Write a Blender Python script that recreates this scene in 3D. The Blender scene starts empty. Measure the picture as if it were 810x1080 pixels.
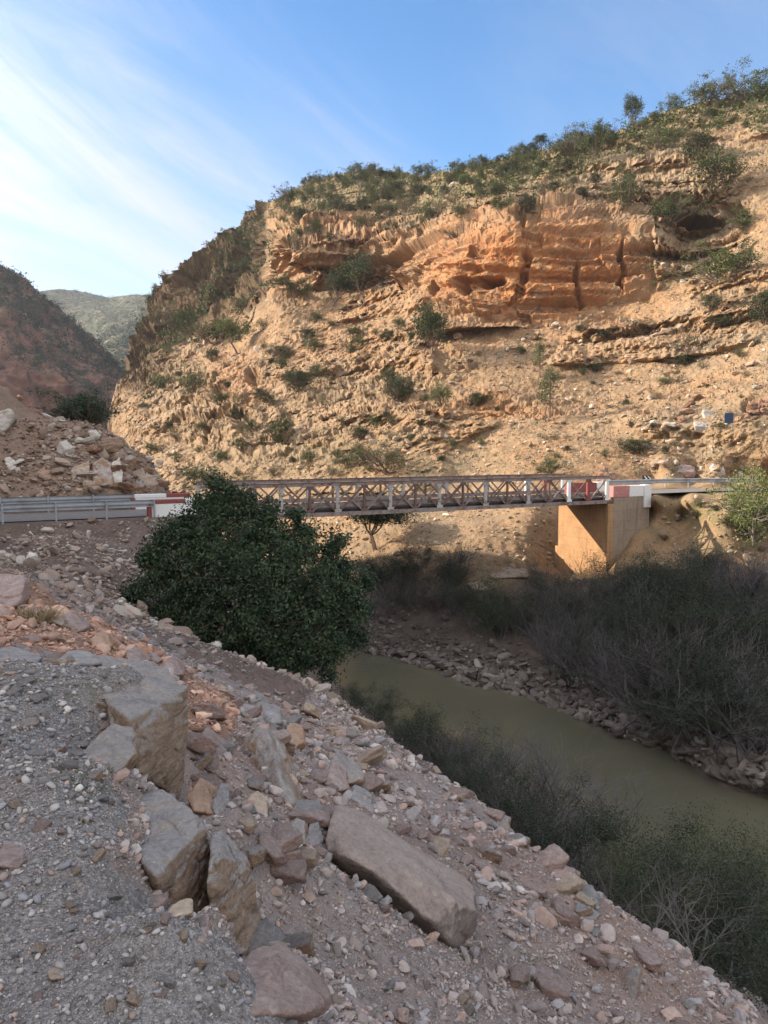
import bpy, bmesh, math, random
import numpy as np
from mathutils import Vector, Matrix
rng = np.random.default_rng(11); random.seed(11)
sc = bpy.context.scene
COL = sc.collection
D = bpy.data

# ------------------------------------------------------------------ camera geometry (eye at the origin, +Y ahead)
FOC, PITCH = 800.0, math.radians(5.0)
CP, SP = math.cos(PITCH), math.sin(PITCH)
def ray(px, py):
    u = (np.asarray(px, float) - 405) / FOC; v = (np.asarray(py, float) - 540) / FOC
    return u, CP - v * SP, -(v * CP + SP)
def at(px, py, Y):
    a, b, c = ray(px, py)
    return np.stack(np.broadcast_arrays(a / b * Y, np.asarray(Y, float) + 0 * a, c / b * Y), -1)
def atz(px, py, z):
    a, b, c = ray(px, py)
    return at(px, py, z / c * b)
def proj(P):
    P = np.asarray(P, float)
    f = P[..., 1] * CP - P[..., 2] * SP
    f = np.where(f < 0.05, 0.05, f)
    d = -P[..., 1] * SP - P[..., 2] * CP
    return 405 + FOC * P[..., 0] / f, 540 + FOC * d / f
def V(p): return Vector([float(x) for x in p])

# ------------------------------------------------------------------ noise
def _h(ix, iy, iz, seed):
    h = (ix.astype(np.uint32) * np.uint32(73856093)) ^ (iy.astype(np.uint32) * np.uint32(19349663)) ^ (iz.astype(np.uint32) * np.uint32(83492791)) ^ np.uint32((seed * 2654435761) & 0xffffffff)
    h ^= h >> np.uint32(15); h *= np.uint32(2246822519); h ^= h >> np.uint32(13); h *= np.uint32(3266489917); h ^= h >> np.uint32(16)
    return (h & np.uint32(0xffffff)).astype(np.float32) / 16777215.0
def vnoise(p, seed=0):
    p = np.asarray(p, np.float32); i = np.floor(p).astype(np.int64); f = p - i; f = f * f * f * (f * (f * 6 - 15) + 10)
    x, y, z = i[:, 0], i[:, 1], i[:, 2]; r = 0
    for dx in (0, 1):
        wx = f[:, 0] if dx else 1 - f[:, 0]
        for dy in (0, 1):
            wy = f[:, 1] if dy else 1 - f[:, 1]
            for dz in (0, 1):
                wz = f[:, 2] if dz else 1 - f[:, 2]
                r = r + wx * wy * wz * _h(x + dx, y + dy, z + dz, seed)
    return r * 2 - 1
def fbm(p, octv=4, seed=0, gain=.5):
    r = 0; a = 1; p = np.asarray(p, np.float32)
    for k in range(octv):
        r = r + a * vnoise(p, seed + k * 17); p = p * 2.03 + 3.1; a *= gain
    return r
def worley(p, seed=0):
    p = np.asarray(p, np.float32); i = np.floor(p).astype(np.int64); f = p - i
    n = len(p); f1 = np.full(n, 9., np.float32); f2 = np.full(n, 9., np.float32); idv = np.zeros(n, np.float32)
    for dx in (-1, 0, 1):
        for dy in (-1, 0, 1):
            for dz in (-1, 0, 1):
                a, b, c = i[:, 0] + dx, i[:, 1] + dy, i[:, 2] + dz
                qx = dx + _h(a, b, c, seed) - f[:, 0]; qy = dy + _h(a, b, c, seed + 1) - f[:, 1]; qz = dz + _h(a, b, c, seed + 2) - f[:, 2]
                d = np.sqrt(qx * qx + qy * qy + qz * qz); m = d < f1
                f2 = np.where(m, f1, np.minimum(f2, d)); idv = np.where(m, _h(a, b, c, seed + 3), idv); f1 = np.where(m, d, f1)
    return f1, f2, idv
def sstep(a, b, x):
    t = np.clip((np.asarray(x, float) - a) / (b - a), 0, 1); return t * t * (3 - 2 * t)
def blob(px, py, cx, cy, rx, ry, p=2.0):
    return np.exp(-(((px - cx) / rx) ** 2 + ((py - cy) / ry) ** 2) ** (p / 2))
def inpoly(x, y, poly):
    r = np.zeros(np.shape(x), bool); n = len(poly)
    for k in range(n):
        x0, y0 = poly[k]; x1, y1 = poly[(k + 1) % n]
        if y0 == y1: continue
        c = ((y0 > y) != (y1 > y)) & (x < (x1 - x0) * (y - y0) / (y1 - y0) + x0)
        r ^= c
    return r
class RBF:                                        # smooth surface through scattered control values
    def __init__(s, X, f, c=.4, lam=0.):
        s.X = np.asarray(X, float); s.c = c; n = len(s.X); f = np.asarray(f, float)
        A = np.zeros((n + 3, n + 3)); A[:n, :n] = -s.k(s.X) - lam * np.eye(n)
        A[:n, n] = 1; A[:n, n + 1:] = s.X; A[n:, :n] = A[:n, n:].T
        s.w = np.linalg.solve(A, np.concatenate([f, [0, 0, 0]]))
    def k(s, Q):
        d = Q[:, None, :] - s.X[None]; return np.sqrt((d ** 2).sum(-1) + s.c ** 2)
    def __call__(s, Q):
        Q = np.asarray(Q, float); out = np.empty(len(Q)); n = len(s.X)
        for a in range(0, len(Q), 60000):
            q = Q[a:a + 60000]; out[a:a + 60000] = -s.k(q) @ s.w[:n] + s.w[n] + q @ s.w[n + 1:]
        return out

# ------------------------------------------------------------------ materials
class Mat:
    def __init__(s, name, rough=.9, spec=.25):
        s.m = D.materials.new(name); s.m.use_nodes = True; s.nt = s.m.node_tree
        s.b = s.nt.nodes['Principled BSDF']; s.b.inputs['Roughness'].default_value = rough
        s.b.inputs['Specular IOR Level'].default_value = spec
    def n(s, t, **kw):
        nd = s.nt.nodes.new(t)
        for k, v in kw.items():
            if k in nd.inputs: s.put(nd.inputs[k], v)
            else: setattr(nd, k, v)
        return nd
    def put(s, inp, v):
        if hasattr(v, 'is_output'): s.nt.links.new(v, inp)
        else:
            if isinstance(v, tuple) and len(v) == 3 and inp.type == 'RGBA': v = v + (1,)
            inp.default_value = v
    def pos(s, kind='Object'):
        return s.n('ShaderNodeNewGeometry').outputs['Position'] if kind == 'World' else s.n('ShaderNodeTexCoord').outputs[kind]
    def noise(s, scale, vec=None, detail=5, rough=.6, dist=0.):
        nd = s.n('ShaderNodeTexNoise', Scale=scale, Detail=detail, Roughness=rough, Distortion=dist)
        if vec is not None: s.put(nd.inputs['Vector'], vec)
        return nd.outputs['Fac']
    def vor(s, scale, vec=None, out='Distance', feature='F1'):
        nd = s.n('ShaderNodeTexVoronoi', Scale=scale); nd.feature = feature
        if vec is not None: s.put(nd.inputs['Vector'], vec)
        return nd.outputs[out]
    def ramp(s, fac, stops):
        nd = s.n('ShaderNodeValToRGB'); s.put(nd.inputs['Fac'], fac); e = nd.color_ramp.elements
        while len(e) < len(stops): e.new(.5)
        for q, (p, c) in zip(e, stops):
            q.position = p; q.color = ((c, c, c) if isinstance(c, (int, float)) else c) + (1,)
        return nd.outputs['Color']
    def mix(s, fac, a, b, mode='MIX'):
        nd = s.n('ShaderNodeMixRGB', blend_type=mode); s.put(nd.inputs[0], fac); s.put(nd.inputs[1], a); s.put(nd.inputs[2], b)
        return nd.outputs[0]
    def math(s, op, a, b=0.):
        nd = s.n('ShaderNodeMath', operation=op); s.put(nd.inputs[0], a); s.put(nd.inputs[1], b); return nd.outputs[0]
    def attr(s, name, out='Fac'): return s.n('ShaderNodeAttribute', attribute_name=name).outputs[out]
    def scale(s, vec, sc3):
        nd = s.n('ShaderNodeMapping'); s.put(nd.inputs['Vector'], vec); nd.inputs['Scale'].default_value = sc3; return nd.outputs[0]
    def rand(s): return s.n('ShaderNodeObjectInfo').outputs['Random']
    def bump(s, h, strength=.5, dist=.05):
        nd = s.n('ShaderNodeBump', Strength=strength, Distance=dist); s.put(nd.inputs['Height'], h)
        if s.b.inputs['Normal'].is_linked: s.nt.links.new(s.b.inputs['Normal'].links[0].from_socket, nd.inputs['Normal'])
        s.nt.links.new(nd.outputs[0], s.b.inputs['Normal'])
    def col(s, c): s.put(s.b.inputs['Base Color'], c); return s
MT = {}
def simple(name, c, rough=.8, var=.25, scale=8., bump=.2, dist=.01, c2=None, obj_var=0.):
    m = Mat(name, rough); p = m.pos('Object'); f = m.noise(scale, p)
    lo = tuple(x * (1 - var) for x in c); hi = tuple(min(1, x * (1 + var)) for x in c)
    k = m.ramp(f, [(.3, lo), (.7, hi)])
    if c2: k = m.mix(m.ramp(m.noise(scale * .45, p, 6, .7), [(.48, 0.), (.62, 1.)]), k, c2)
    if obj_var:
        k = m.mix(1., k, m.ramp(m.rand(), [(0., 1 - obj_var), (1., 1.)]), 'MULTIPLY')
    m.col(k)
    if bump: m.bump(f, bump, dist)
    MT[name] = m.m; return m.m

def mountain_mat():
    m = Mat('mountain_rock', .95, .15); p = m.pos('World')
    n1 = m.noise(.12, p, 6, .65); n2 = m.noise(1.1, p, 6, .7); n3 = m.noise(5., p, 4, .7)
    soil = m.ramp(n1, [(.3, (.265, .152, .078)), (.5, (.28, .182, .105)), (.7, (.20, .150, .10))])
    soil = m.mix(m.math('MULTIPLY', m.attr('red'), .8), soil, m.ramp(n1, [(.3, (.275, .132, .06)), (.7, (.30, .172, .085))]))
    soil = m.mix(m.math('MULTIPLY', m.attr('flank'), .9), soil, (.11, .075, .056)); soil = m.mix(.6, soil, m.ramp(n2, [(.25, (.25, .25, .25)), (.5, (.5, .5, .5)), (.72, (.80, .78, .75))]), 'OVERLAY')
    strat = m.noise(1.0, m.scale(p, (.06, .06, 1.15)), 6, .7, .4)
    rock = m.ramp(strat, [(.25, (.125, .085, .056)), (.45, (.235, .16, .098)), (.6, (.30, .207, .126)), (.75, (.175, .137, .10))])
    orange = m.ramp(m.noise(.35, m.scale(p, (1, 1, .55)), 6, .65), [(.25, (.23, .11, .06)), (.45, (.37, .15, .057)), (.6, (.43, .195, .077)), (.75, (.34, .22, .13))])
    rock = m.mix(m.attr('orange'), rock, orange)
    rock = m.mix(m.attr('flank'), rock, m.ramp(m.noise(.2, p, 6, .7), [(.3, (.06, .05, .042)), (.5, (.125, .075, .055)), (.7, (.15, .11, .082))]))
    rock = m.mix(.5, rock, m.ramp(n3, [(.25, (.2, .2, .2)), (.5, (.5, .5, .5)), (.75, (.8, .8, .8))]), 'OVERLAY')
    c = m.mix(m.attr('rock'), soil, rock)
    speck = m.vor(2.6, p, 'Distance')
    c = m.mix(m.ramp(speck, [(.12, .5), (.2, 0.)]), c, (.40, .335, .26))
    c = m.mix(m.ramp(m.vor(1.7, p), [(.1, .6), (.2, 0.)]), c, (.13, .105, .065))
    c = m.mix(m.ramp(m.noise(.45, p, 7, .75), [(.5, 0.), (.66, .5)]), c, (.27, .215, .155))
    g = m.math('MULTIPLY', m.attr('green'), m.ramp(m.noise(.9, p, 6, .75), [(.42, 0.), (.58, 1.)]))
    c = m.mix(g, c, m.ramp(n2, [(.3, (.085, .085, .035)), (.7, (.17, .15, .06))]))
    c = m.mix(m.attr('bank'), c, m.ramp(n2, [(.3, (.07, .054, .043)), (.6, (.12, .094, .076)), (.75, (.17, .137, .112))]))
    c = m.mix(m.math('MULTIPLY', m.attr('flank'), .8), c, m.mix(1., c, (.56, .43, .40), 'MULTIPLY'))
    m.col(c)
    m.bump(m.noise(4.5, p, 7, .8), .8, .10)
    MT['mountain'] = m.m
def ground_mat():
    m = Mat('ground_soil', .95, .2); p = m.pos('World')
    n1 = m.noise(.7, p, 6, .65); n2 = m.noise(9., p, 6, .75); n3 = m.noise(55., p, 4, .7)
    dirt = m.ramp(n1, [(.3, (.20, .162, .142)), (.55, (.285, .232, .205)), (.75, (.35, .298, .272))])
    dirt = m.mix(m.attr('red'), dirt, m.ramp(n1, [(.3, (.26, .150, .098)), (.6, (.34, .205, .14)), (.8, (.30, .21, .16))]))
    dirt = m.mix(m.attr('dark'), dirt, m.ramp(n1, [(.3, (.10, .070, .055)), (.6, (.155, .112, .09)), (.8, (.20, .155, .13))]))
    grav = m.ramp(n3, [(.3, (.12, .108, .10)), (.5, (.225, .204, .188)), (.7, (.36, .33, .305))])
    grav = m.mix(m.ramp(n1, [(.52, 0.), (.66, .75)]), grav, (.24, .165, .125))
    c = m.mix(m.attr('gravel'), dirt, grav)
    c = m.mix(m.attr('hill'), c, m.ramp(m.noise(.6, p, 7, .75), [(.3, (.175, .115, .08)), (.55, (.25, .17, .12)), (.75, (.33, .25, .19))]))
    c = m.mix(.6, c, m.ramp(n2, [(.25, (.22, .22, .22)), (.5, (.5, .5, .5)), (.75, (.78, .78, .78))]), 'OVERLAY')
    c = m.mix(.35, c, m.ramp(n3, [(.25, (.2, .2, .2)), (.5, (.5, .5, .5)), (.75, (.8, .8, .8))]), 'OVERLAY')
    g = m.math('MULTIPLY', m.attr('green'), m.ramp(m.noise(6., p, 6, .8), [(.45, 0.), (.6, .8)]))
    c = m.mix(g, c, (.05, .06, .022))
    m.col(c); m.bump(n2, .8, .06); m.bump(n3, .6, .012)
    MT['ground'] = m.m
def stone_mat():
    m = Mat('loose_stone', .9, .25); p = m.pos('World'); c = m.attr('col', 'Color')
    c = m.mix(.5, c, m.ramp(m.noise(30., p, 5, .7), [(.25, (.25, .25, .25)), (.5, (.5, .5, .5)), (.75, (.75, .75, .75))]), 'OVERLAY')
    m.col(c); m.bump(m.noise(60., p, 4, .7), .3, .01); MT['stone'] = m.m
def boulder_mat(name, top, side, pale, sc=6., thr=(.45, .75), bump=.5, layer=1.):
    m = Mat(name, .9, .25); p = m.pos('Object'); g = m.n('ShaderNodeNewGeometry')
    nz = m.n('ShaderNodeSeparateXYZ'); m.put(nz.inputs[0], g.outputs['Normal'])
    n1 = m.noise(sc, p, 8, .68); n2 = m.noise(sc * 6, p, 5, .7)
    lay = m.noise(sc * 1.2, m.scale(p, (1, 1, 3.5 * layer)), 7, .7, .6)
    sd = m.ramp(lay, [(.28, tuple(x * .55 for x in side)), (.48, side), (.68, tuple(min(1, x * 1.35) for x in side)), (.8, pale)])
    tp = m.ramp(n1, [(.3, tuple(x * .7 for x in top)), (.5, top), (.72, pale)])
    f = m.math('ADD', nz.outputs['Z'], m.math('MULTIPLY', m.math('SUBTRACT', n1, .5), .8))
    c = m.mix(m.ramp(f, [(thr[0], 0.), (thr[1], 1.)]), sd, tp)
    c = m.mix(.5, c, m.ramp(n2, [(.25, (.22, .22, .22)), (.5, (.5, .5, .5)), (.75, (.78, .78, .78))]), 'OVERLAY')
    c = m.mix(m.ramp(m.noise(sc * .5, p, 3, .6), [(.55, 0.), (.75, .35)]), c, tuple(x * .5 for x in side))
    c = m.mix(1., c, m.ramp(m.rand(), [(0., .82), (1., 1.1)]), 'MULTIPLY')
    m.col(c); m.bump(n1, min(1, bump * 1.4), .06); m.bump(n2, bump, .015); m.bump(lay, bump * .7, .035); m.bump(m.noise(sc * 16, p, 4, .75), bump * .8, .004)
    MT[name] = m.m
def leaf_mat(name, c1, c2, rough=.6, rv=.35, sc=3.):
    m = Mat(name, rough, .2); p = m.pos('Object')
    k = m.ramp(m.noise(sc, p, 3, .6), [(.3, c1), (.7, c2)])
    k = m.mix(1., k, m.ramp(m.rand(), [(0., 1 - rv), (1., 1.)]), 'MULTIPLY')
    m.col(k); m.b.inputs['Transmission Weight'].default_value = 0
    MT[name] = m.m
def paint_mat(name, c, rust, amt=.5, sc=3.):
    m = Mat(name, .65, .35); p = m.pos('Object'); n = m.noise(sc, p, 8, .7); n2 = m.noise(sc * 5, p, 5, .7)
    k = m.mix(m.ramp(n, [(amt, 0.), (amt + .12, .85)]), m.mix(m.ramp(n2, [(.4, 0.), (.8, .5)]), c, tuple(x * .55 for x in c)), rust)
    m.col(k); m.bump(n, .25, .01); MT[name] = m.m
mountain_mat(); ground_mat(); stone_mat()
boulder_mat('rock_grey_brown', (0.312, 0.278, 0.25), (0.281, 0.181, 0.119), (0.45, 0.388, 0.331), 5.)
boulder_mat('rock_block', (.38, .35, .325), (.34, .24, .17), (.45, .37, .30), 7., (.3, .6), .9, 1.)
boulder_mat('rock_slab', (.37, .29, .245), (.19, .15, .125), (.45, .37, .315), 6., (.3, .6), .55)
boulder_mat('rock_pink', (0.375, 0.281, 0.244), (0.325, 0.219, 0.181), (0.5, 0.413, 0.362), 8.)
boulder_mat('rock_orange', (0.38, 0.247, 0.167), (0.333, 0.196, 0.121), (0.437, 0.333, 0.241), 8.)
boulder_mat('rock_grey', (0.306, 0.281, 0.263), (0.237, 0.21, 0.194), (0.425, 0.388, 0.356), 8.)
boulder_mat('rock_white', (.50,.455,.395), (.40,.345,.285), (.60,.565,.51), 3., bump=.4)
boulder_mat('rock_tan', (0.38, 0.293, 0.218), (0.31, 0.224, 0.161), (0.483, 0.402, 0.322), 2.5)
boulder_mat('rock_redbrown', (.23,.135,.085), (.17,.095,.06), (.32,.22,.15), 3.)
boulder_mat('rock_river', (.15, .125, .108), (.10, .082, .07), (.22, .19, .168), 3.)
simple('bark', (.14, .10, .075), .9, .4, 9., .5, .03)
simple('bark_pale', (.22, .185, .15), .9, .4, 9., .4, .02)
simple('twig', (.135, .122, .122), .9, .3, 2., 0, c2=(.08, .07, .068), obj_var=.4)
simple('twig_pale', (.125, .108, .098), .9, .3, 2., 0, obj_var=.3)
leaf_mat('leaf_evergreen', (.012,.028,.015), (.075,.105,.050), .5, .1, 2.2)
leaf_mat('leaf_olive', (0.058, 0.068, 0.03), (0.11, 0.115, 0.055), .6, .35)
leaf_mat('leaf_juniper', (.062,.085,.028), (.135,.150,.055), .7, .4, .8)
leaf_mat('leaf_darkpine', (0.035, 0.05, 0.02), (0.08, 0.092, 0.038), .7, .3, .8)
leaf_mat('leaf_dryscrub', (0.13, 0.115, 0.06), (0.22, 0.185, 0.1), .8, .35, .8)
leaf_mat('leaf_bright', (0.13, 0.16, 0.05), (0.22, 0.235, 0.085), .7, .2, 1.2)
leaf_mat('leaf_shade', (0.022, 0.034, 0.016), (0.050, 0.062, 0.030), .6, .4, 1.)
leaf_mat('leaf_grass', (.05, .07, .02), (.10, .115, .04), .7, .2, 3.)
leaf_mat('leaf_straw', (.27, .20, .115), (.36, .28, .17), .8, .1, 3.)
leaf_mat('leaf_dim', (.034, .042, .024), (.064, .074, .040), .7, .4, 1.)
leaf_mat('leaf_tuft', (.062, .058, .030), (.12, .105, .058), .8, .1, .4)
leaf_mat('leaf_far', (.034,.044,.028), (.062,.070,.042), .9, .1, .05)
paint_mat('paint_white', (.42, .385, .355), (.16, .10, .072), .50)
paint_mat('paint_clean_white', (.74, .72, .68), (.40, .34, .28), .66)
paint_mat('paint_pale', (.27, .215, .188), (.13, .075, .055), .47)
paint_mat('paint_rust', (.15, .085, .062), (.07, .045, .035), .55)
paint_mat('paint_red', (.25, .062, .052), (.32, .16, .12), .6)
paint_mat('paint_pinkred', (.46, .19, .17), (.5, .38, .32), .58)
simple('deck_dark', (.06, .048, .042), .8, .3, 3.)
simple('steel_galv', (.29, .295, .305), .45, .15, 2., .1, .005, c2=(.21, .20, .20))
def concrete(name, c, dark):
    m = Mat(name, .9); p = m.pos('Object'); z = m.n('ShaderNodeSeparateXYZ'); m.put(z.inputs[0], p)
    k = m.ramp(m.noise(1.4, p, 7, .7), [(.3, tuple(x * .75 for x in c)), (.55, c), (.75, tuple(x * 1.15 for x in c))])
    k = m.mix(m.ramp(m.noise(2.2, m.scale(p, (2.2, 2.2, .16)), 6, .7), [(.5, 0.), (.68, .75)]), k, dark)        # streaks run down from the joints
    ln = m.math('FRACT', m.math('MULTIPLY', z.outputs['Z'], 1.6)); k = m.mix(m.ramp(ln, [(.02, .5), (.06, 0.)]), k, dark)   # board marks
    m.col(k); m.bump(m.noise(9., p, 6, .7), .5, .02); m.bump(ln, .15, .01); MT[name] = m.m
concrete('concrete_tan', (.40, .235, .115), (.18, .115, .07)); concrete('concrete_side', (.31, .235, .172), (.16, .12, .09))
simple('asphalt', (.17, .155, .14), .9, .2, 4., .3, .01)
simple('sign_dark', (.03, .03, .03), .5, .1); simple('sign_white', (.75, .75, .70), .5, .08); simple('sign_blue', (.03, .055, .11), .5, .1)
def water_mat():
    m = Mat('river_water', .06, .5); p = m.pos('World'); m.b.inputs['IOR'].default_value = 1.33
    m.col(m.ramp(m.noise(.15, p, 4, .6), [(.3, (.092, .085, .055)), (.7, (.116, .107, .072))]))
    m.bump(m.noise(1.6, m.scale(p, (1., .6, 1)), 5, .6), .22, .12); MT['water'] = m.m
water_mat()
def cliff_mat(name, a, b, c, g1, g2, sc, gthr):
    m = Mat(name, .95, .1); p = m.pos('World')
    k = m.ramp(m.noise(sc, m.scale(p, (1, 1, .35)), 7, .7, .5), [(.3, a), (.5, b), (.7, c)])
    k = m.mix(.45, k, m.ramp(m.noise(sc * 5, p, 6, .75), [(.25, (.2, .2, .2)), (.5, (.5, .5, .5)), (.75, (.8, .8, .8))]), 'OVERLAY')
    f = m.math('MULTIPLY', m.attr('green'), m.ramp(m.noise(sc * 2.4, p, 7, .8), [gthr, (gthr[0] + .12, 1.)]))
    k = m.mix(f, k, m.ramp(m.noise(sc * 6, p, 3), [(.3, g1), (.7, g2)])); m.col(k)
    m.bump(m.noise(sc * 4, p, 6, .75), .8, .5 / sc * .05); MT[name] = m.m
cliff_mat('canyon_rock', (.085, .05, .045), (.19, .095, .068), (.28, .165, .115), (.03, .036, .024), (.055, .058, .036), .05, (.46, 0.))
cliff_mat('far_slope', (.14, .115, .085), (.21, .165, .12), (.27, .21, .155), (.030, .042, .024), (.055, .068, .038), .02, (.36, 0.))

# ------------------------------------------------------------------ mesh helpers
def mesh_np(name, Vs, Fs, mat, parent=None, smooth=False, loc=None, attrs=None, colors=None):
    me = D.meshes.new(name); Vs = np.asarray(Vs, np.float32); Fs = np.asarray(Fs, np.int32)
    M, k = Fs.shape
    me.vertices.add(len(Vs)); me.vertices.foreach_set('co', Vs.ravel())
    me.loops.add(M * k); me.loops.foreach_set('vertex_index', Fs.ravel())
    me.polygons.add(M); me.polygons.foreach_set('loop_start', np.arange(0, M * k, k, dtype=np.int32))
    me.polygons.foreach_set('use_smooth', np.full(M, smooth, bool))
    for nm, a in (attrs or {}).items():
        me.attributes.new(nm, 'FLOAT', 'POINT').data.foreach_set('value', np.asarray(a, np.float32).ravel())
    if colors is not None:
        c = np.concatenate([colors, np.ones((len(colors), 1))], 1).astype(np.float32)
        me.attributes.new('col', 'FLOAT_COLOR', 'POINT').data.foreach_set('color', c.ravel())
    me.update(calc_edges=True); me.materials.append(MT[mat])
    o = D.objects.new(name, me); COL.objects.link(o)
    if loc is not None: o.location = V(loc)
    if parent is not None: o.parent = parent
    return o
class MB:                                          # collects polygons of one mesh
    def __init__(s): s.v = []; s.f = []
    def add(s, vs, fs):
        b = len(s.v); s.v += [tuple(float(c) for c in p) for p in vs]; s.f += [tuple(i + b for i in f) for f in fs]
    def hexa(s, c8): s.add(c8, [(0, 3, 2, 1), (4, 5, 6, 7), (0, 1, 5, 4), (1, 2, 6, 5), (2, 3, 7, 6), (3, 0, 4, 7)])
    def beam(s, a, b, w, h, side=None):
        a, b = V(a), V(b); d = (b - a).normalized(); u = V(side) if side is not None else d.cross(Vector((0, 0, 1)))
        u = (u - d * u.dot(d)).normalized(); n = d.cross(u).normalized(); u = u * w / 2; n = n * h / 2
        s.hexa([a - u - n, a + u - n, a + u + n, a - u + n, b - u - n, b + u - n, b + u + n, b - u + n])
    def build(s, name, mat, parent=None, bevel=0., loc=None):
        me = D.meshes.new(name); off = V(loc) if loc is not None else Vector((0, 0, 0))
        me.from_pydata([tuple(V(p) - off) for p in s.v], [], s.f); me.update()
        bm = bmesh.new(); bm.from_mesh(me); bmesh.ops.recalc_face_normals(bm, faces=bm.faces[:])
        if bevel: bmesh.ops.bevel(bm, geom=bm.edges[:], offset=bevel, segments=1, affect='EDGES')
        bm.to_mesh(me); bm.free(); me.materials.append(MT[mat])
        o = D.objects.new(name, me); COL.objects.link(o); o.location = off
        if parent is not None: o.parent = parent
        return o
def tag(o, label=None, cat=None, group=None, kind=None):
    if label: o['label'] = label
    if cat: o['category'] = cat
    if group: o['group'] = group
    if kind: o['kind'] = kind
    return o
def empty(name, loc=(0, 0, 0)):
    o = D.objects.new(name, None); COL.objects.link(o); o.location = V(loc); o.empty_display_size = .2; return o
KIDS = {}
def kids(o): return [c for c in KIDS.get(o.name, [])]
def dup(root):
    r = root.copy(); COL.objects.link(r); KIDS[r.name] = []
    for ch in kids(root):
        c = ch.copy(); COL.objects.link(c); c.parent = r; KIDS[r.name].append(c)
    return r
def ico(sub):
    bm = bmesh.new(); bmesh.ops.create_icosphere(bm, subdivisions=sub, radius=1.)
    v = np.array([p.co[:] for p in bm.verts]); v /= np.linalg.norm(v, axis=1)[:, None]
    f = np.array([[q.index for q in t.verts] for t in bm.faces]); bm.free(); return v, f
ICO = {k: ico(k) for k in (1, 2, 3, 4, 5, 6)}
def hull_planes(P):
    bm = bmesh.new()
    for p in P: bm.verts.new([float(c) for c in p])
    bmesh.ops.convex_hull(bm, input=bm.verts[:]); bm.normal_update()
    c = np.mean(P, 0); N = []; H = []
    for f in bm.faces:
        n = np.array(f.normal[:]);
        if np.linalg.norm(n) < .5: continue
        h = n @ (np.array(f.verts[0].co[:]) - c)
        if h < 0: n, h = -n, -h
        if h > 1e-5: N.append(n); H.append(h)
    bm.free(); return np.array(N), np.array(H), c
def rock_from_planes(N, H, sub, p=18., ext=(1, 1, 1)):
    v, f = ICO[sub]; ext = np.array(ext); d = v * ext; ln = np.linalg.norm(d, axis=1)[:, None]; d = d / ln
    q = np.clip(d @ N.T, 0, None) / H; r = (q ** p).sum(1) ** (-1 / p)
    return d * r[:, None], f
def rnd_rock(sub, planes=10, p=16., ext=(1., .8, .6), seed=0, flat=.25):
    r = np.random.default_rng(seed); N = r.normal(size=(planes, 3)); N /= np.linalg.norm(N, axis=1)[:, None]
    N = np.concatenate([N, np.eye(3), -np.eye(3)]); H = r.uniform(.62, 1., len(N)); H[planes:] = 1.
    v, f = rock_from_planes(N, H, sub, p); v = v * np.array(ext)
    if sub >= 2: v = v * (1 + .05 * fbm(v * 2.3 + seed, 3, seed))[:, None]
    return v.astype(np.float32), f

# ------------------------------------------------------------------ layout of the bridge
ZD, ZT, ZR = -3.5, -1.83, -3.1                      # truss bottom, truss top, road level
P0 = at(232, 540, 35.); P1 = at(640, 520, 46.); P0[2] = P1[2] = 0
LEN = np.linalg.norm(P1 - P0); E = (P1 - P0) / LEN; L = np.array([-E[1], E[0], 0.]); UP = np.array([0, 0, 1.])
def bp(s, l, z): return P0 + E * s + L * l + UP * z

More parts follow.
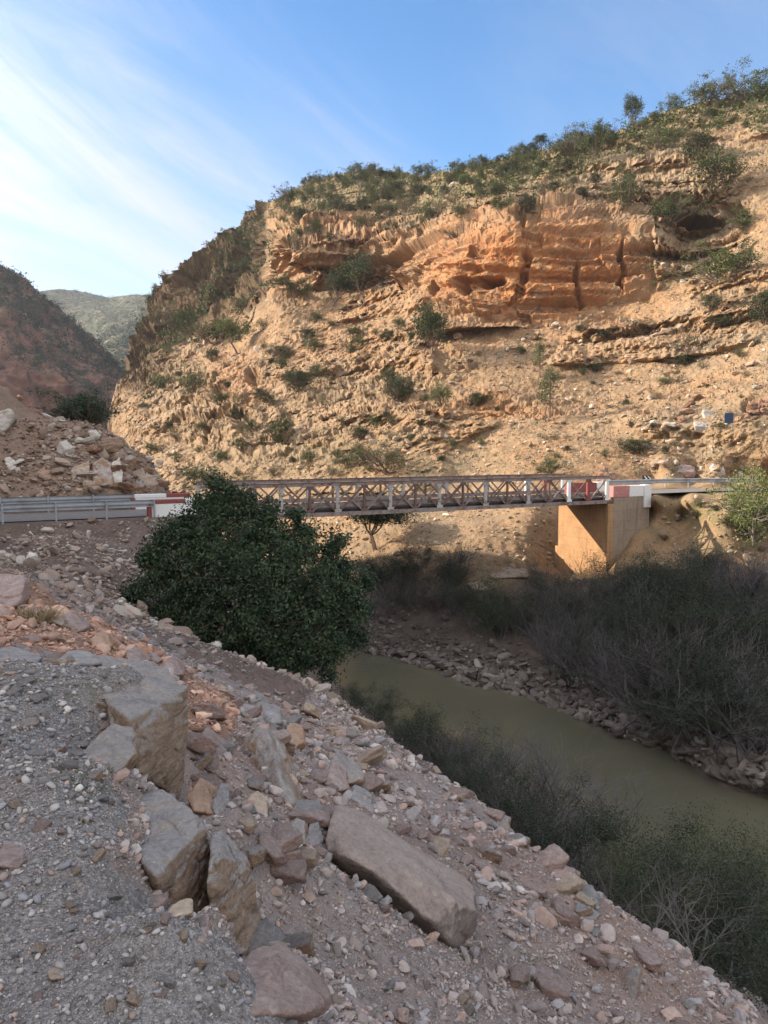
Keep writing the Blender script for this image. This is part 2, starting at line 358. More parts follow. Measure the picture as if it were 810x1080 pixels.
# ------------------------------------------------------------------ sun, sky, haze, camera
SUN_AZ = np.array([-.985, .17]); SUN_AZ /= np.linalg.norm(SUN_AZ); SUN_EL = math.radians(25.)
S3 = Vector((SUN_AZ[0] * math.cos(SUN_EL), SUN_AZ[1] * math.cos(SUN_EL), math.sin(SUN_EL)))
sun = D.lights.new('sun', 'SUN'); sun.energy = 3.3; sun.angle = math.radians(.53); sun.color = (1., .86, .71)
so = D.objects.new('sun', sun); COL.objects.link(so); so.rotation_euler = (-S3).to_track_quat('-Z', 'Y').to_euler(); so.location = (0, 0, 200)
def make_world():
    w = D.worlds.new('World'); sc.world = w; w.use_nodes = True; nt = w.node_tree
    def n(t, **kw):
        nd = nt.nodes.new(t)
        for k, v in kw.items():
            if k in nd.inputs:
                if hasattr(v, 'is_output'): nt.links.new(v, nd.inputs[k])
                else: nd.inputs[k].default_value = v
            else: setattr(nd, k, v)
        return nd
    def mth(op, a, b=0., c=0.):
        nd = n('ShaderNodeMath', operation=op)
        for i, x in enumerate((a, b, c)):
            if hasattr(x, 'is_output'): nt.links.new(x, nd.inputs[i])
            else: nd.inputs[i].default_value = x
        return nd.outputs[0]
    sky = n('ShaderNodeTexSky', sky_type='NISHITA', sun_disc=False, sun_elevation=SUN_EL, air_density=1.0, dust_density=.6, ozone_density=2.2, altitude=600)
    sky.sun_rotation = math.atan2(S3.x, S3.y)
    tc = n('ShaderNodeTexCoord').outputs['Generated']
    r1 = np.array(ray(150, -40)); r2 = np.array(ray(430, 185)); nn = np.cross(r1, r2); nn /= np.linalg.norm(nn)
    if nn @ np.array(ray(0, 200)) < 0: nn = -nn
    al = r2 / np.linalg.norm(r2) - r1 / np.linalg.norm(r1); al /= np.linalg.norm(al); oth = np.cross(nn, al)
    def dot(v3):
        nd = n('ShaderNodeVectorMath', operation='DOT_PRODUCT'); nt.links.new(tc, nd.inputs[0]); nd.inputs[1].default_value = tuple(v3); return nd.outputs['Value']
    a, b, c = dot(nn), dot(al), dot(oth)
    cv = n('ShaderNodeCombineXYZ', X=mth('MULTIPLY', a, 6.5), Y=mth('MULTIPLY', b, 2.0), Z=mth('MULTIPLY', c, 2.0)).outputs[0]
    n1 = n('ShaderNodeTexNoise', Vector=cv, Scale=1.1, Detail=9., Roughness=.62, Distortion=1.6).outputs['Fac']
    cv2 = n('ShaderNodeCombineXYZ', X=mth('MULTIPLY', a, 24.), Y=mth('MULTIPLY', b, 5.), Z=mth('MULTIPLY', c, 5.)).outputs[0]
    n2 = n('ShaderNodeTexNoise', Vector=cv2, Scale=1.3, Detail=8., Roughness=.6, Distortion=.7).outputs['Fac']
    edge = n('ShaderNodeMapRange', interpolation_type='SMOOTHSTEP', Value=mth('ADD', a, mth('MULTIPLY', mth('SUBTRACT', n1, .5), .22)))
    edge.inputs['From Min'].default_value = -.09; edge.inputs['From Max'].default_value = .26
    wis = mth('ADD', mth('MULTIPLY', n1, 1.0), mth('MULTIPLY', n2, .42))
    wr = n('ShaderNodeMapRange', interpolation_type='SMOOTHSTEP', Value=wis); wr.inputs['From Min'].default_value = .42; wr.inputs['From Max'].default_value = 1.02
    dens = mth('MULTIPLY', edge.outputs[0], mth('ADD', mth('MULTIPLY', wr.outputs[0], .52), .34))
    r3 = np.array(ray(830, 0)); r3 /= np.linalg.norm(r3)      # a faint veil high on the right
    v2 = n('ShaderNodeMapRange', interpolation_type='SMOOTHSTEP', Value=dot(r3)); v2.inputs['From Min'].default_value = .93; v2.inputs['From Max'].default_value = 1.0
    dens = mth('MAXIMUM', dens, mth('MULTIPLY', v2.outputs[0], mth('MULTIPLY', wr.outputs[0], .16)))
    rb = np.array([.1, -.9, .45]); rb /= np.linalg.norm(rb)    # added cirrus in the unseen sky behind the viewer, fills the shaded foreground
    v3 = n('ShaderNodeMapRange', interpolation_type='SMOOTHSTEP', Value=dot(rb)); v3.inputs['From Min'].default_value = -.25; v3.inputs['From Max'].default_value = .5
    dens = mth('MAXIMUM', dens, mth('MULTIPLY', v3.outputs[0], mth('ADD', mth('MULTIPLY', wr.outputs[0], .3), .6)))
    hs = n('ShaderNodeHueSaturation', Saturation=1.26, Value=.80, Color=sky.outputs[0])
    glow = mth('POWER', mth('MAXIMUM', dot(S3), 0.), 5.)       # added brightening of the cirrus towards the sun, more fill for the shade
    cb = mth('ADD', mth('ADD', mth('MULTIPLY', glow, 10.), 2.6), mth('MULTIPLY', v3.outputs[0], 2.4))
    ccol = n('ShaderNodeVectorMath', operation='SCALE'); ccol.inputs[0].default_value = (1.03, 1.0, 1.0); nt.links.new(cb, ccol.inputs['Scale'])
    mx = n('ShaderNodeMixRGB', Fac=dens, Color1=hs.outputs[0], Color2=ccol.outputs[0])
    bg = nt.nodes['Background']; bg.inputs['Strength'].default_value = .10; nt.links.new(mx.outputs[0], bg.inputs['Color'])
make_world()
hz = D.materials.new('haze_air'); hz.use_nodes = True; nt_ = hz.node_tree; nt_.nodes.remove(nt_.nodes['Principled BSDF'])
pv = nt_.nodes.new('ShaderNodeVolumePrincipled'); pv.inputs['Density'].default_value = .00012; pv.inputs['Color'].default_value = (.80, .88, 1., 1); pv.inputs['Anisotropy'].default_value = .1
nt_.links.new(pv.outputs[0], nt_.nodes['Material Output'].inputs['Volume'])
MT['haze'] = hz
cam = D.cameras.new('camera'); co = D.objects.new('camera', cam); COL.objects.link(co); sc.camera = co
cam.sensor_fit = 'VERTICAL'; cam.sensor_height = 24; cam.lens = 24 * FOC / 1080; cam.clip_end = 6000; cam.clip_start = .05
co.rotation_euler = (math.pi / 2 - PITCH, 0, 0)
sc.view_settings.view_transform = 'Standard'; sc.view_settings.look = 'None'; sc.view_settings.gamma = 1; sc.view_settings.exposure = 1.74
sc.render.engine = 'CYCLES'; sc.cycles.use_denoising = True; sc.cycles.max_bounces = 4; sc.cycles.diffuse_bounces = 3; sc.cycles.volume_bounces = 0
sc.cycles.use_adaptive_sampling = True; sc.cycles.adaptive_threshold = .015

# ------------------------------------------------------------------ near ground (this side of the river)
WZ = -11.5
GC = []
def g(px, py, Y): GC.append(at(px, py, Y))
def gz(px, py, z): GC.append(atz(px, py, z))
def gw(x, y, z): GC.append(np.array([x, y, z], float))
for a in [(0, 1080, -1.6), (130, 1080, -1.6), (215, 1075, -1.66), (0, 1000, -1.6), (100, 1000, -1.6), (190, 985, -1.66), (0, 900, -1.6), (115, 905, -1.6), (0, 800, -1.6), (90, 805, -1.6), (120, 860, -1.66),
          (0, 720, -1.57), (90, 720, -1.57), (60, 692, -1.52), (0, 692, -1.5), (150, 712, -1.6)]: gz(*a)
for a in [(245, 1010, 2.75), (300, 1000, 3.25), (285, 1070, 2.55), (345, 1075, 2.75), (300, 870, 4.4), (290, 935, 3.9), (400, 1080, 3.4), (230, 800, 5.6), (225, 870, 4.1), (290, 855, 5.1), (345, 905, 4.75), (250, 770, 6.6), (480, 1005, 4.6),
          (420, 960, 4.5), (500, 900, 6.6), (440, 860, 6.8), (560, 1000, 5.2), (620, 1080, 4.7), (700, 1060, 5.2), (600, 950, 6.2), (560, 900, 7.5), (500, 850, 9.), (450, 820, 10.5), (400, 770, 14.), (370, 745, 18.), (430, 900, 6.),
          (400, 830, 8.), (340, 800, 8.6), (330, 760, 12.), (300, 740, 13.5), (270, 745, 10.5), (640, 970, 6.1), (740, 1075, 5.3), (680, 1010, 5.7),
          (625, 950, 13.), (700, 1065, 10.), (525, 875, 15.), (445, 805, 18.), (800, 1085, 9.), (385, 765, 24.),
          (0, 607, 11.), (0, 650, 8.), (60, 642, 9.), (100, 662, 9.), (170, 692, 9.3), (200, 710, 8.4), (240, 737, 9.6), (40, 614, 17.), (100, 634, 18.), (200, 684, 19.), (260, 718, 20.), (140, 700, 7.), (180, 745, 6.6),
          (0, 580, 23.), (100, 580, 26.), (150, 600, 26.), (60, 600, 21.), (200, 620, 27.), (200, 650, 23.), (150, 640, 21.), (320, 730, 24.)]: g(*a)
for a in [(203, 765, 5.9), (203, 800, 5.5), (198, 842, 5.0), (170, 846, 4.6), (150, 832, 4.35), (172, 970, 2.42), (205, 977, 2.42), (235, 1003, 2.36), (252, 1020, 2.36), (180, 992, 2.75), (197, 1000, 2.8), (225, 1018, 2.8), (250, 1030, 2.76), (274, 1004, 3.4), (282, 955, 3.75), (270, 905, 3.95), (240, 862, 4.15), (262, 990, 3.5)]: g(*a)
for px, py in [(370, 742), (420, 775), (500, 808), (600, 868), (780, 945), (880, 1000), (250, 692), (150, 641), (310, 715)]: gz(px, py, WZ)
for s in (-3.3, -6, -10, -16, -26):
    for l in (-.5, 2., 4.6): gw(*bp(s, l, ZR - .06))
    gw(*bp(s, -2.2, ZR - .5))
gw(*bp(-.5, -.8, ZR - 1.0)); gw(*bp(-.5, 2, ZR - .5)); gw(*bp(-.3, 4.6, ZR - .8)); gw(*bp(.8, 2, -6.2)); gw(*bp(4, 2, -9.8)); gw(*bp(6.5, 2, -11.6)); gw(*bp(1, -2.5, -6)); gw(*bp(1, 6.5, -7)); gw(*bp(-3, 8, -4.5))
for a in [(0, 500, 37.5), (60, 503, 38.), (0, 450, 42.), (0, 415, 46.), (60, 440, 45.), (110, 456, 45.), (150, 482, 43.), (163, 508, 41.5), (130, 500, 40.5), (60, 470, 41.), (110, 480, 41.5)]: g(*a)
for a in [(-23, 53, 1.5), (-16, 54, -3.5), (-12, 50, -7), (-13, 57, -10.5), (-24, 62, -6), (-30, 66, -8), (-22, 70, -11.5), (-5, 0, -1.6), (-4, 4, -1.55), (-6, 8, -1.6), (0, -3, -1.6), (0, 0, -1.62), (1.2, .6, -1.9), (4, -4, -3.6), (5, 2, -4.3), (3, 1, -3.2), (8, 5, -7), (12, 6, -9.5), (15, 12, -11.6),
          (24, 1, -11.7), (10, -6, -8), (-10, 15, -2.2), (-15, 10, -.5), (-12, 2, -1.2), (-24, 24, -1.8), (-26, 34, 1.), (-30, 20, 2), (-20, -12, 1), (0, -25, 1), (-40, -30, 12), (15, -25, -9), (5, 35, -13.2), (0, 36, -12.6), (9, 27, -12.6), (14, 30, -14), (12, 21, -12.5), (22, 18, -14), (30, 20, -17), (20, 40, -17), (2, 50, -17), (-10, 52, -13.5), (-22, 78, -14), (0, 75, -19), (40, 50, -20), (40, 0, -16), (35, -30, -16), (-10, 95, -18), (-40, 95, -14)]: gw(*a)
GC = np.array(GC); GR = RBF(GC[:, :2], GC[:, 2], .12)
QC = np.array([-0.17 * -1, .985]); QC = np.array([-SUN_AZ[1] * -1, -SUN_AZ[0]])   # across-sun axis
HQ = ([-90, -40, 0, 20, 43, 44.5, 46, 48, 50.5, 55, 60, 72, 90], [42, 34, 29, 28.5, 28, 25.2, 20.8, 18.5, 16.6, 10, 2, -8, -14])
def ground_h(x, y, detail=True):
    xy = np.stack([x, y], -1); z = GR(xy); r = np.hypot(x, y)
    A = x * SUN_AZ[0] + y * SUN_AZ[1]; q = x * QC[0] + y * QC[1]
    wob = vnoise(np.stack([x / 5, y / 5, 0 * x], -1), 5)
    hc = np.interp(q + .5 * wob, *HQ) + 1.4 * vnoise(np.stack([q / 2.5, 0 * q, 0 * q], -1), 8) * sstep(20, 60, r)
    ca = np.where(A < 55, hc - 1.05 * (55 - A), hc - .25 * (A - 55)) + 1.2 * wob
    ca = np.where(A < 18, -60., ca)
    d = ca - z; z = np.where(d > -2, np.where(d > 2, ca, z + (d + 2) ** 2 / 8), z)
    # flatten the road bench
    rx = (x - P0[0]) * E[0] + (y - P0[1]) * E[1]; rl = (x - P0[0]) * L[0] + (y - P0[1]) * L[1]
    rm = sstep(-30, -28, rx) * (1 - sstep(-.6, .3, rx)) * sstep(-1.4, -.7, rl) * (1 - sstep(4.7, 5.4, rl))
    if detail:
        p = np.stack([x, y, z], -1); a = np.clip(r / 12, .25, 1.2)
        z = z + (fbm(p / 1.9, 4, 3) * .16 + np.abs(fbm(p / .45, 3, 4)) * .05) * a * sstep(1.5, 6, r) + fbm(p / .6, 4, 9) * .022
        z = z + (fbm(p / 5, 5, 31) * .35 - .1) * sstep(.5, 3, z - ZR) * sstep(25, 45, r)
    z = z * (1 - rm) + (ZR - .06) * rm
    return z
GRAVEL = [(-60, 688), (60, 686), (130, 696), (165, 700), (150, 745), (120, 770), (90, 800), (140, 850), (135, 880), (100, 895), (165, 955), (205, 962), (240, 990), (255, 1020), (330, 1095), (-60, 1095)]
SPUR = [(-80, 600), (20, 606), (70, 640), (150, 676), (250, 740), (250, 770), (200, 790), (190, 715), (60, 690), (-80, 690)]
def hit(px, py, y0=1.5, y1=80):                        # where the view ray meets the near ground
    Ys = np.geomspace(y0, y1, 700); P = at(px, py, Ys); d = P[:, 2] - ground_h(P[:, 0], P[:, 1]); k = np.argmax(d < 0)
    if d[k] >= 0 or k == 0: return P[-1]
    t = d[k - 1] / (d[k - 1] - d[k]); return P[k - 1] + (P[k] - P[k - 1]) * t
def ground_masks(P):
    px, py = proj(P); px = px + 6 * vnoise(P * 3.1, 2); py = py + 6 * vnoise(P * 3.3, 6); r = np.hypot(P[:, 0], P[:, 1]); near = r < 7.5
    gr = (inpoly(px, py, GRAVEL) & near) | ((P[:, 1] < 2.3) & (r < 7) & (P[:, 0] < .3))
    red = (inpoly(px, py, SPUR) & (r > 5.2) & (r < 13.5)) * 1.
    red = np.maximum(red, .45 * sstep(.1, .6, vnoise(P / 1.4, 41)) * (r < 14))
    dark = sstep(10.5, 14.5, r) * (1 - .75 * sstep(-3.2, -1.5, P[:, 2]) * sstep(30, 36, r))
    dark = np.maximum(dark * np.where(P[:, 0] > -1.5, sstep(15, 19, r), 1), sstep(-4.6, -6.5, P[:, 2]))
    grn = .9 * blob(px, py, 100, 830, 30, 18) + .8 * blob(px, py, 60, 730, 45, 15) + .5 * blob(px, py, 560, 1020, 40, 30) + .9 * blob(px, py, 400, 770, 30, 14) + .5 * sstep(12, 16, r) * sstep(.1, .5, vnoise(P / 2.5, 77))
    hill = sstep(-2.9, -2.2, P[:, 2]) * sstep(28, 33, r)
    return dict(gravel=gr * 1., red=red, dark=dark, green=np.clip(grn, 0, 1), hill=hill)
azf = np.radians(np.linspace(-36, 36, 640)); azc = np.radians(np.concatenate([np.linspace(38, 322, 150)]))
AZ = np.concatenate([azf, azc]); NR = 500; RR = .55 * (130 / .55) ** (np.arange(NR) / (NR - 1))
ra, aa = np.meshgrid(RR, AZ, indexing='ij'); gx = (ra * np.sin(aa)).ravel(); gy = (ra * np.cos(aa)).ravel()
gzv = ground_h(gx, gy); GP = np.stack([gx, gy, gzv], -1)
na = len(AZ); I = np.arange(NR * na).reshape(NR, na); J = np.roll(I, -1, 1)
Fq = np.stack([I[:-1], J[:-1], J[1:], I[1:]], -1).reshape(-1, 4)[:, ::-1]
def gnormals(G, k=5):                                   # broad normals of a grid surface, facing the viewer
    a = np.arange(G.shape[1]); b = np.arange(G.shape[0])
    du = G[:, np.minimum(a + k, len(a) - 1)] - G[:, np.maximum(a - k, 0)]; dv = G[np.minimum(b + k, len(b) - 1)] - G[np.maximum(b - k, 0)]
    n = np.cross(du, dv); n /= np.linalg.norm(n, axis=-1)[..., None] + 1e-9
    return n * (-1. if (n * G).sum(-1).mean() > 0 else 1.)
def ridged(p, octv=5, seed=0, gain=.5):                 # sharp crests, 0 at the crest and negative elsewhere
    r = 0; a = 1.; p = np.asarray(p, np.float32)
    for k in range(octv): r = r - a * np.abs(vnoise(p, seed + 13 * k)); p = p * 2.07 + 1.7; a *= gain
    return r
cidx = len(GP); GP = np.vstack([GP, [[0, 0, -1.62]]])
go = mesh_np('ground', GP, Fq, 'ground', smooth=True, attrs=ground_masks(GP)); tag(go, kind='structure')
# fill the small hole under the eye with a fan sharing the ring
bm = bmesh.new(); bm.from_mesh(go.data); bm.verts.ensure_lookup_table()
for k in range(na): bm.faces.new((bm.verts[int(I[0, k])], bm.verts[cidx], bm.verts[int(J[0, k])]))
bm.to_mesh(go.data); bm.free()
# a wide base sheet to the horizon, far below everything
mb = MB(); mb.add([(-2500, -390, -40), (2500, -390, -40), (2500, 2890, -40), (-2500, 2890, -40)], [(0, 1, 2, 3)])
tag(mb.build('valley_ground', 'far_slope'), kind='structure')
mb = MB(); mb.hexa([(-2600, -400, -41), (2600, -400, -41), (2600, 2900, -41), (-2600, 2900, -41), (-2600, -400, 330), (2600, -400, 330), (2600, 2900, 330), (-2600, 2900, 330)])
tag(mb.build('haze', 'haze'), kind='stuff')
mb = MB(); mb.add([(-60, -40, WZ), (70, -40, WZ), (70, 110, WZ), (-60, 110, WZ)], [(0, 1, 2, 3)])
tag(mb.build('river', 'water'), kind='structure')

# ------------------------------------------------------------------ the sunlit mountain across the river
MC = []
def mz(px, py, z): p = atz(px, py, z); MC.append((px, py, p[1]))
def my(px, py, Y): MC.append((px, py, Y))
BASE = ([60, 112, 160, 200, 300, 385, 500, 615, 700, 810, 1000], [575, 590, 606, 628, 670, 700, 735, 770, 802, 852, 935])
RIDGE = ([60, 112, 118, 126, 138, 160, 180, 200, 230, 260, 290, 320, 350, 375, 400, 440, 470, 500, 530, 560, 590, 620, 650, 690, 720, 760, 800, 850, 1000], [520, 470, 425, 398, 372, 322, 292, 270, 247, 230, 210, 194, 185, 180, 179, 184, 179, 173, 166, 158, 156, 147, 137, 121, 113, 103, 95, 85, 55])
for px, py in [(160, 600), (200, 620), (300, 660), (385, 688), (500, 724), (615, 758), (700, 788), (810, 838), (950, 895)]: mz(px, py, WZ)
for a in [(700, 772, -10.7), (740, 788, -10.7), (775, 804, -10.7), (810, 820, -10.7), (860, 842, -10.7), (760, 760, -9.9), (660, 752, -10.7)]: mz(*a)
for px, py in [(160, 606), (200, 628), (300, 670), (385, 700), (500, 735), (615, 770), (700, 802), (810, 852), (1000, 935)]: mz(px, py, WZ - .45)
for a in [(560, 592, 47.4), (577, 601, 48.), (592, 606, 48.2), (615, 608, 46.6), (640, 609, 45.0), (605, 585, 53.), (605, 550, 55.), (640, 575, 51.5), (635, 545, 54.), (660, 540, 51.5), (672, 528, 53.), (646, 572, 50.), (700, 600, 44.), (810, 600, 42.), (900, 600, 42.), (688, 538, 48.), (667, 566, 46.9), (650, 592, 45.8), (722, 542, 48.4), (700, 576, 46.4), (700, 560, 47.), (810, 560, 45.), (660, 560, 48.), (560, 545, 52.), (500, 600, 46.), (500, 560, 51.), (440, 580, 49.), (400, 600, 49.), (400, 555, 58.), (450, 545, 58.), (500, 530, 60.),
          (300, 560, 66.), (400, 512, 68.), (300, 510, 78.), (230, 510, 86.), (615, 640, 40.), (700, 680, 37.5), (810, 700, 35.), (500, 650, 42.5), (430, 640, 46.), (615, 700, 35.8), (900, 760, 31.),
          (165, 505, 100.), (200, 545, 76.), (160, 560, 82.), (112, 590, 95.), (112, 500, 140.), (122, 440, 165.)]: my(*a)
for px in (690, 730, 770, 810, 900): mz(px, 521, ZR); mz(px, 514.5, ZR)
for px in (565, 600, 640, 670): my(px, 512, 57.)
for a in [(620, 490, 61.), (700, 490, 60.), (810, 480, 58.), (760, 490, 58.8), (560, 480, 66.), (700, 440, 68.), (810, 430, 63.5), (620, 440, 74.), (500, 480, 72.), (500, 440, 80.), (560, 400, 86.), (640, 400, 83.), (720, 390, 79.), (810, 370, 72.), (900, 370, 68.), (500, 400, 89.), (440, 440, 82.), (440, 400, 94.), (380, 480, 80.), (380, 440, 90.), (380, 400, 103.),
          (300, 480, 88.), (300, 440, 98.), (300, 400, 112.), (230, 480, 95.), (230, 440, 108.), (230, 400, 128.), (180, 470, 112.), (160, 440, 130.), (140, 420, 148.), (130, 402, 172.),
          (380, 350, 118.), (330, 350, 125.), (290, 350, 133.), (250, 360, 146.), (200, 370, 160.), (160, 380, 168.), (140, 374, 200.), (440, 350, 105.), (500, 360, 98.),
          (285, 316, 140.), (330, 304, 138.), (380, 308, 133.), (420, 300, 124.), (440, 312, 114.), (470, 338, 104.), (500, 348, 101.), (560, 348, 99.), (600, 334, 99.), (650, 322, 98.), (690, 306, 97.),
          (292, 258, 145.), (330, 240, 146.), (380, 245, 141.), (430, 252, 126.), (480, 242, 112.), (540, 230, 107.), (600, 230, 106.), (660, 237, 104.), (690, 252, 101.),
          (720, 330, 88.), (760, 310, 87.), (810, 300, 84.), (900, 290, 82.), (720, 260, 106.), (760, 250, 103.), (810, 240, 93.), (900, 230, 90.), (720, 205, 109.), (760, 190, 107.), (810, 180, 103.), (900, 170, 100.),
          (320, 212, 170.), (375, 200, 172.), (440, 215, 150.), (500, 205, 134.), (560, 190, 130.), (620, 185, 124.), (680, 170, 121.), (740, 150, 120.), (810, 130, 116.), (900, 120, 115.),
          (375, 180, 205.), (320, 194, 215.), (440, 184, 180.), (500, 173, 160.), (560, 158, 152.), (620, 147, 148.), (690, 121, 142.), (760, 103, 138.), (810, 93, 135.), (1000, 55, 130.),
          (277, 300, 178.), (277, 262, 188.), (283, 235, 205.), (290, 210, 225.), (240, 300, 195.), (240, 260, 215.), (230, 247, 232.), (200, 330, 190.), (200, 290, 212.), (200, 270, 230.), (165, 345, 205.), (160, 322, 228.), (150, 360, 205.)]: my(*a)
MC = np.array(MC); MR = RBF(MC[:, :2] / 100, np.log(MC[:, 2]), .06)
cols = np.concatenate([np.arange(60, 106, 4.), np.arange(108, 830, 1.25), np.arange(832, 1004, 4.)]); NRW = 440
vv = np.linspace(0, 1, NRW); bs = np.interp(cols, *BASE); rd = np.interp(cols, *RIDGE)
CX, VV = np.meshgrid(cols, vv); PY = bs + (rd - bs) * VV
f_px = CX.ravel(); f_py = PY.ravel()
Yb = np.exp(MR(np.stack([f_px, f_py], -1) / 100)); PB = at(f_px, f_py, Yb)
wx = f_px + 10 * vnoise(PB / 6, 70); wy = f_py + 9 * vnoise(PB / 6, 71)
def band(top, bot, soft=10):
    t = np.interp(wx, *top); b = np.interp(wx, *bot); return sstep(-soft, soft, wy - t) * sstep(-soft, soft, b - wy)
cliff = band(([280, 330, 430, 480, 540, 600, 660, 700], [212, 215, 240, 232, 215, 212, 215, 225]), ([280, 330, 380, 420, 440, 470, 500, 560, 600, 650, 700], [318, 304, 308, 296, 308, 338, 347, 347, 333, 322, 308])) * sstep(281, 287, f_px) * (1 - sstep(690, 697, wx))
orange = blob(wx, wy, 560, 290, 135, 62, 4) * sstep(425, 450, wx) * .95 + .28 * cliff * (1 - sstep(430, 446, wx)) + .5 * blob(wx, wy, 530, 430, 90, 18) + .6 * blob(wx, wy, 250, 390, 30, 40)
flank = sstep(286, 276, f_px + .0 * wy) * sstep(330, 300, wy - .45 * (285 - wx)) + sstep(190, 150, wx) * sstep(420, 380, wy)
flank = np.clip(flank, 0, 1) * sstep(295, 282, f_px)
ledge = .9 * blob(wx, wy, 420, 405, 75, 16) + .9 * blob(wx, wy, 500, 428, 70, 14) + .8 * blob(wx, wy, 350, 415, 45, 15) + .8 * blob(wx, wy, 490, 378, 28, 9) + .7 * blob(wx, wy, 585, 425, 60, 14) + .5 * blob(wx, wy, 560, 372, 60, 6) + .9 * blob(wx, wy, 240, 440, 75, 60) + .7 * blob(wx, wy, 330, 470, 60, 30) + .8 * blob(wx, wy, 780, 420, 30, 16) + .9 * blob(wx, wy, 735, 240, 45, 40) + .7 * blob(wx, wy, 670, 165, 130, 45) + .5 * blob(wx, wy, 700, 400, 20, 30) + .6 * blob(wx, wy, 180, 400, 50, 50) + .6 * blob(wx, wy, 430, 225, 90, 30)
rock = np.clip(np.maximum.reduce([cliff, ledge, flank * .9, .35 * sstep(.15, .5, vnoise(PB / 7, 90))]), 0, 1)
shelf = sstep(640, 680, f_px) * np.exp(-((f_py - 517.5) / 7.) ** 4)
abz = blob(f_px, f_py, 640, 560, 40, 55, 6)
bank = sstep(585, 640, f_py - .0 * f_px + 12 * vnoise(PB / 3, 12)) * (PB[:, 2] < -5)
zz = PB[:, 2] + .05 * PB[:, 0] + fbm(PB / 22, 3, 51) * 1.6
def lay(period, seed): return np.tanh(5. * vnoise(np.stack([PB[:, 0] / 30, PB[:, 1] / 30, zz / period], -1), seed))
strat = .85 * lay(3.6, 61) + .6 * lay(1.3, 62) + .35 * lay(.6, 63)
jit = .3 * np.stack([vnoise(PB / 2, 81), vnoise(PB / 2, 82), vnoise(PB / 2, 83)], -1)
f1, f2, cid = worley(PB * np.array([1 / 5.5, 1 / 5.5, 1 / 13.]) + jit * .5, 7)         # tall joint-bounded faces
h1, h2, hid = worley(PB * np.array([1 / 2.4, 1 / 2.4, 1 / 1.1]) + jit, 17)             # blocks between bedding planes
blk = (cid - .5) * 2.2 * cliff + (hid - .5) * (.9 - .6 * cliff) * (1 - .5 * flank) - .3 * np.exp(-(h2 - h1) * 25)
g1, g2, gid = worley(PB / .95, 23)
rub = np.clip(.55 - g1, 0, 1) * (gid > .45) * 1.1
vert = ridged(PB * np.array([1 / 5., 1 / 5., 1 / 22.]), 5, 99, .55) + .7
low = fbm(PB / 15, 4, 55) * 1.3 * (1 + .5 * flank)
def terrace(T, seed, lo=.62):                        # steps: a steep riser, then a bench; metres of horizontal shift per metre of run
    q = (zz + .35 * T * vnoise(PB / (2.2 * T), seed) + .12 * T * fbm(PB / .8, 3, seed + 1)) / T; f = q - np.floor(q); st = _h(np.floor(q).astype(np.int64), np.zeros(len(q), np.int64), np.zeros(len(q), np.int64), seed)
    return (f - np.clip((f - lo) / (1 - lo), 0, 1)) * T * (.45 + .9 * st)
upper = sstep(285, 300, f_px) * (1 - sstep(745, 800, f_px)) * sstep(-6, 8, f_py - np.interp(f_px, *RIDGE)) * (1 - sstep(-14, 6, wy - np.interp(wx, [280, 330, 430, 480, 540, 600, 660, 700, 760], [315, 304, 262, 246, 238, 236, 240, 300, 250])))
terr = np.clip(np.maximum.reduce([.95 * upper, .9 * ledge, .10 + .75 * sstep(.12, .35, vnoise(PB * np.array([1 / 14., 1 / 14., 1 / 6.]), 91)), .3 * flank]), 0, 1) * (1 - .8 * cliff * sstep(425, 445, f_px)) * (f_py < 520)
low = low + terr * (terrace(4.4, 301) * 1.15 + terrace(1.5, 311) * .9) 
dsp = rock * (strat * (.65 + .5 * cliff * (f_px < 432)) + .22 * cliff * lay(.45, 64) + blk * .75 + vert * .35 * cliff + (ridged(PB / 1.3, 4, 14, .6) + .6) * (.22 - .1 * cliff))
dsp += flank * (ridged(PB * np.array([1 / 16., 1 / 16., 1 / 30.]), 6, 155, .55) + .7) * 5.
dsp += (ridged(PB / 4.2, 6, 56, .52) + .7) * (.05 + .2 * rock + 1. * flank) * (1 - .6 * cliff) + .10 * fbm(PB / 2.2, 5, 57, .55) + rub * (.14 + .06 * rock) + .09 * fbm(PB / .5, 3, 15)
for hx, hy, rx, ry, dp in [(492, 306, 6, 10, 4.), (519, 299, 14, 7, 4.5), (503, 296, 14, 4, 2.5), (458, 305, 6, 8, 2.5), (550, 238, 3.5, 8, 2.5), (490, 384, 16, 3, 3.), (735, 234, 30, 7, 4.), (772, 222, 12, 8, 4.), (555, 285, 4, 26, 1.5), (610, 300, 4, 22, 1.5), (655, 285, 3, 26, 1.5), (430, 408, 26, 3, 2.), (215, 450, 5, 13, 2.5), (265, 395, 6, 10, 2.), (345, 408, 20, 3.5, 2.), (225, 400, 4, 12, 2.), (795, 430, 12, 6, 2.)]:
    dsp -= dp * blob(f_px + 4.5 * fbm(PB / 2., 3, 3), f_py + 3.5 * fbm(PB / 2., 3, 4), hx, hy, rx, ry, 7)
calm = (1 - .97 * np.clip(shelf + abz, 0, 1)) * (1 - .65 * sstep(640, 670, f_px) * sstep(500, 512, f_py) * (1 - sstep(585, 610, f_py))) * np.clip(Yb / 75, .3, 1.3) * sstep(WZ - .4, WZ + .6, PB[:, 2])
NB = gnormals(PB.reshape(NRW, len(cols), 3), 7).reshape(-1, 3)
PM = PB * (1 - (low * calm) / np.linalg.norm(PB, axis=1))[:, None] + NB * (dsp * calm * .85)[:, None]
green = np.clip(1.0 * sstep(60, 10, f_py - np.interp(f_px, *RIDGE)) * sstep(270, 330, f_px) * (1 - .6 * sstep(560, 640, f_px)) + .75 * flank + .35 * blob(wx, wy, 380, 490, 150, 25) + .5 * blob(wx, wy, 740, 550, 60, 30) + .2, 0, 1)
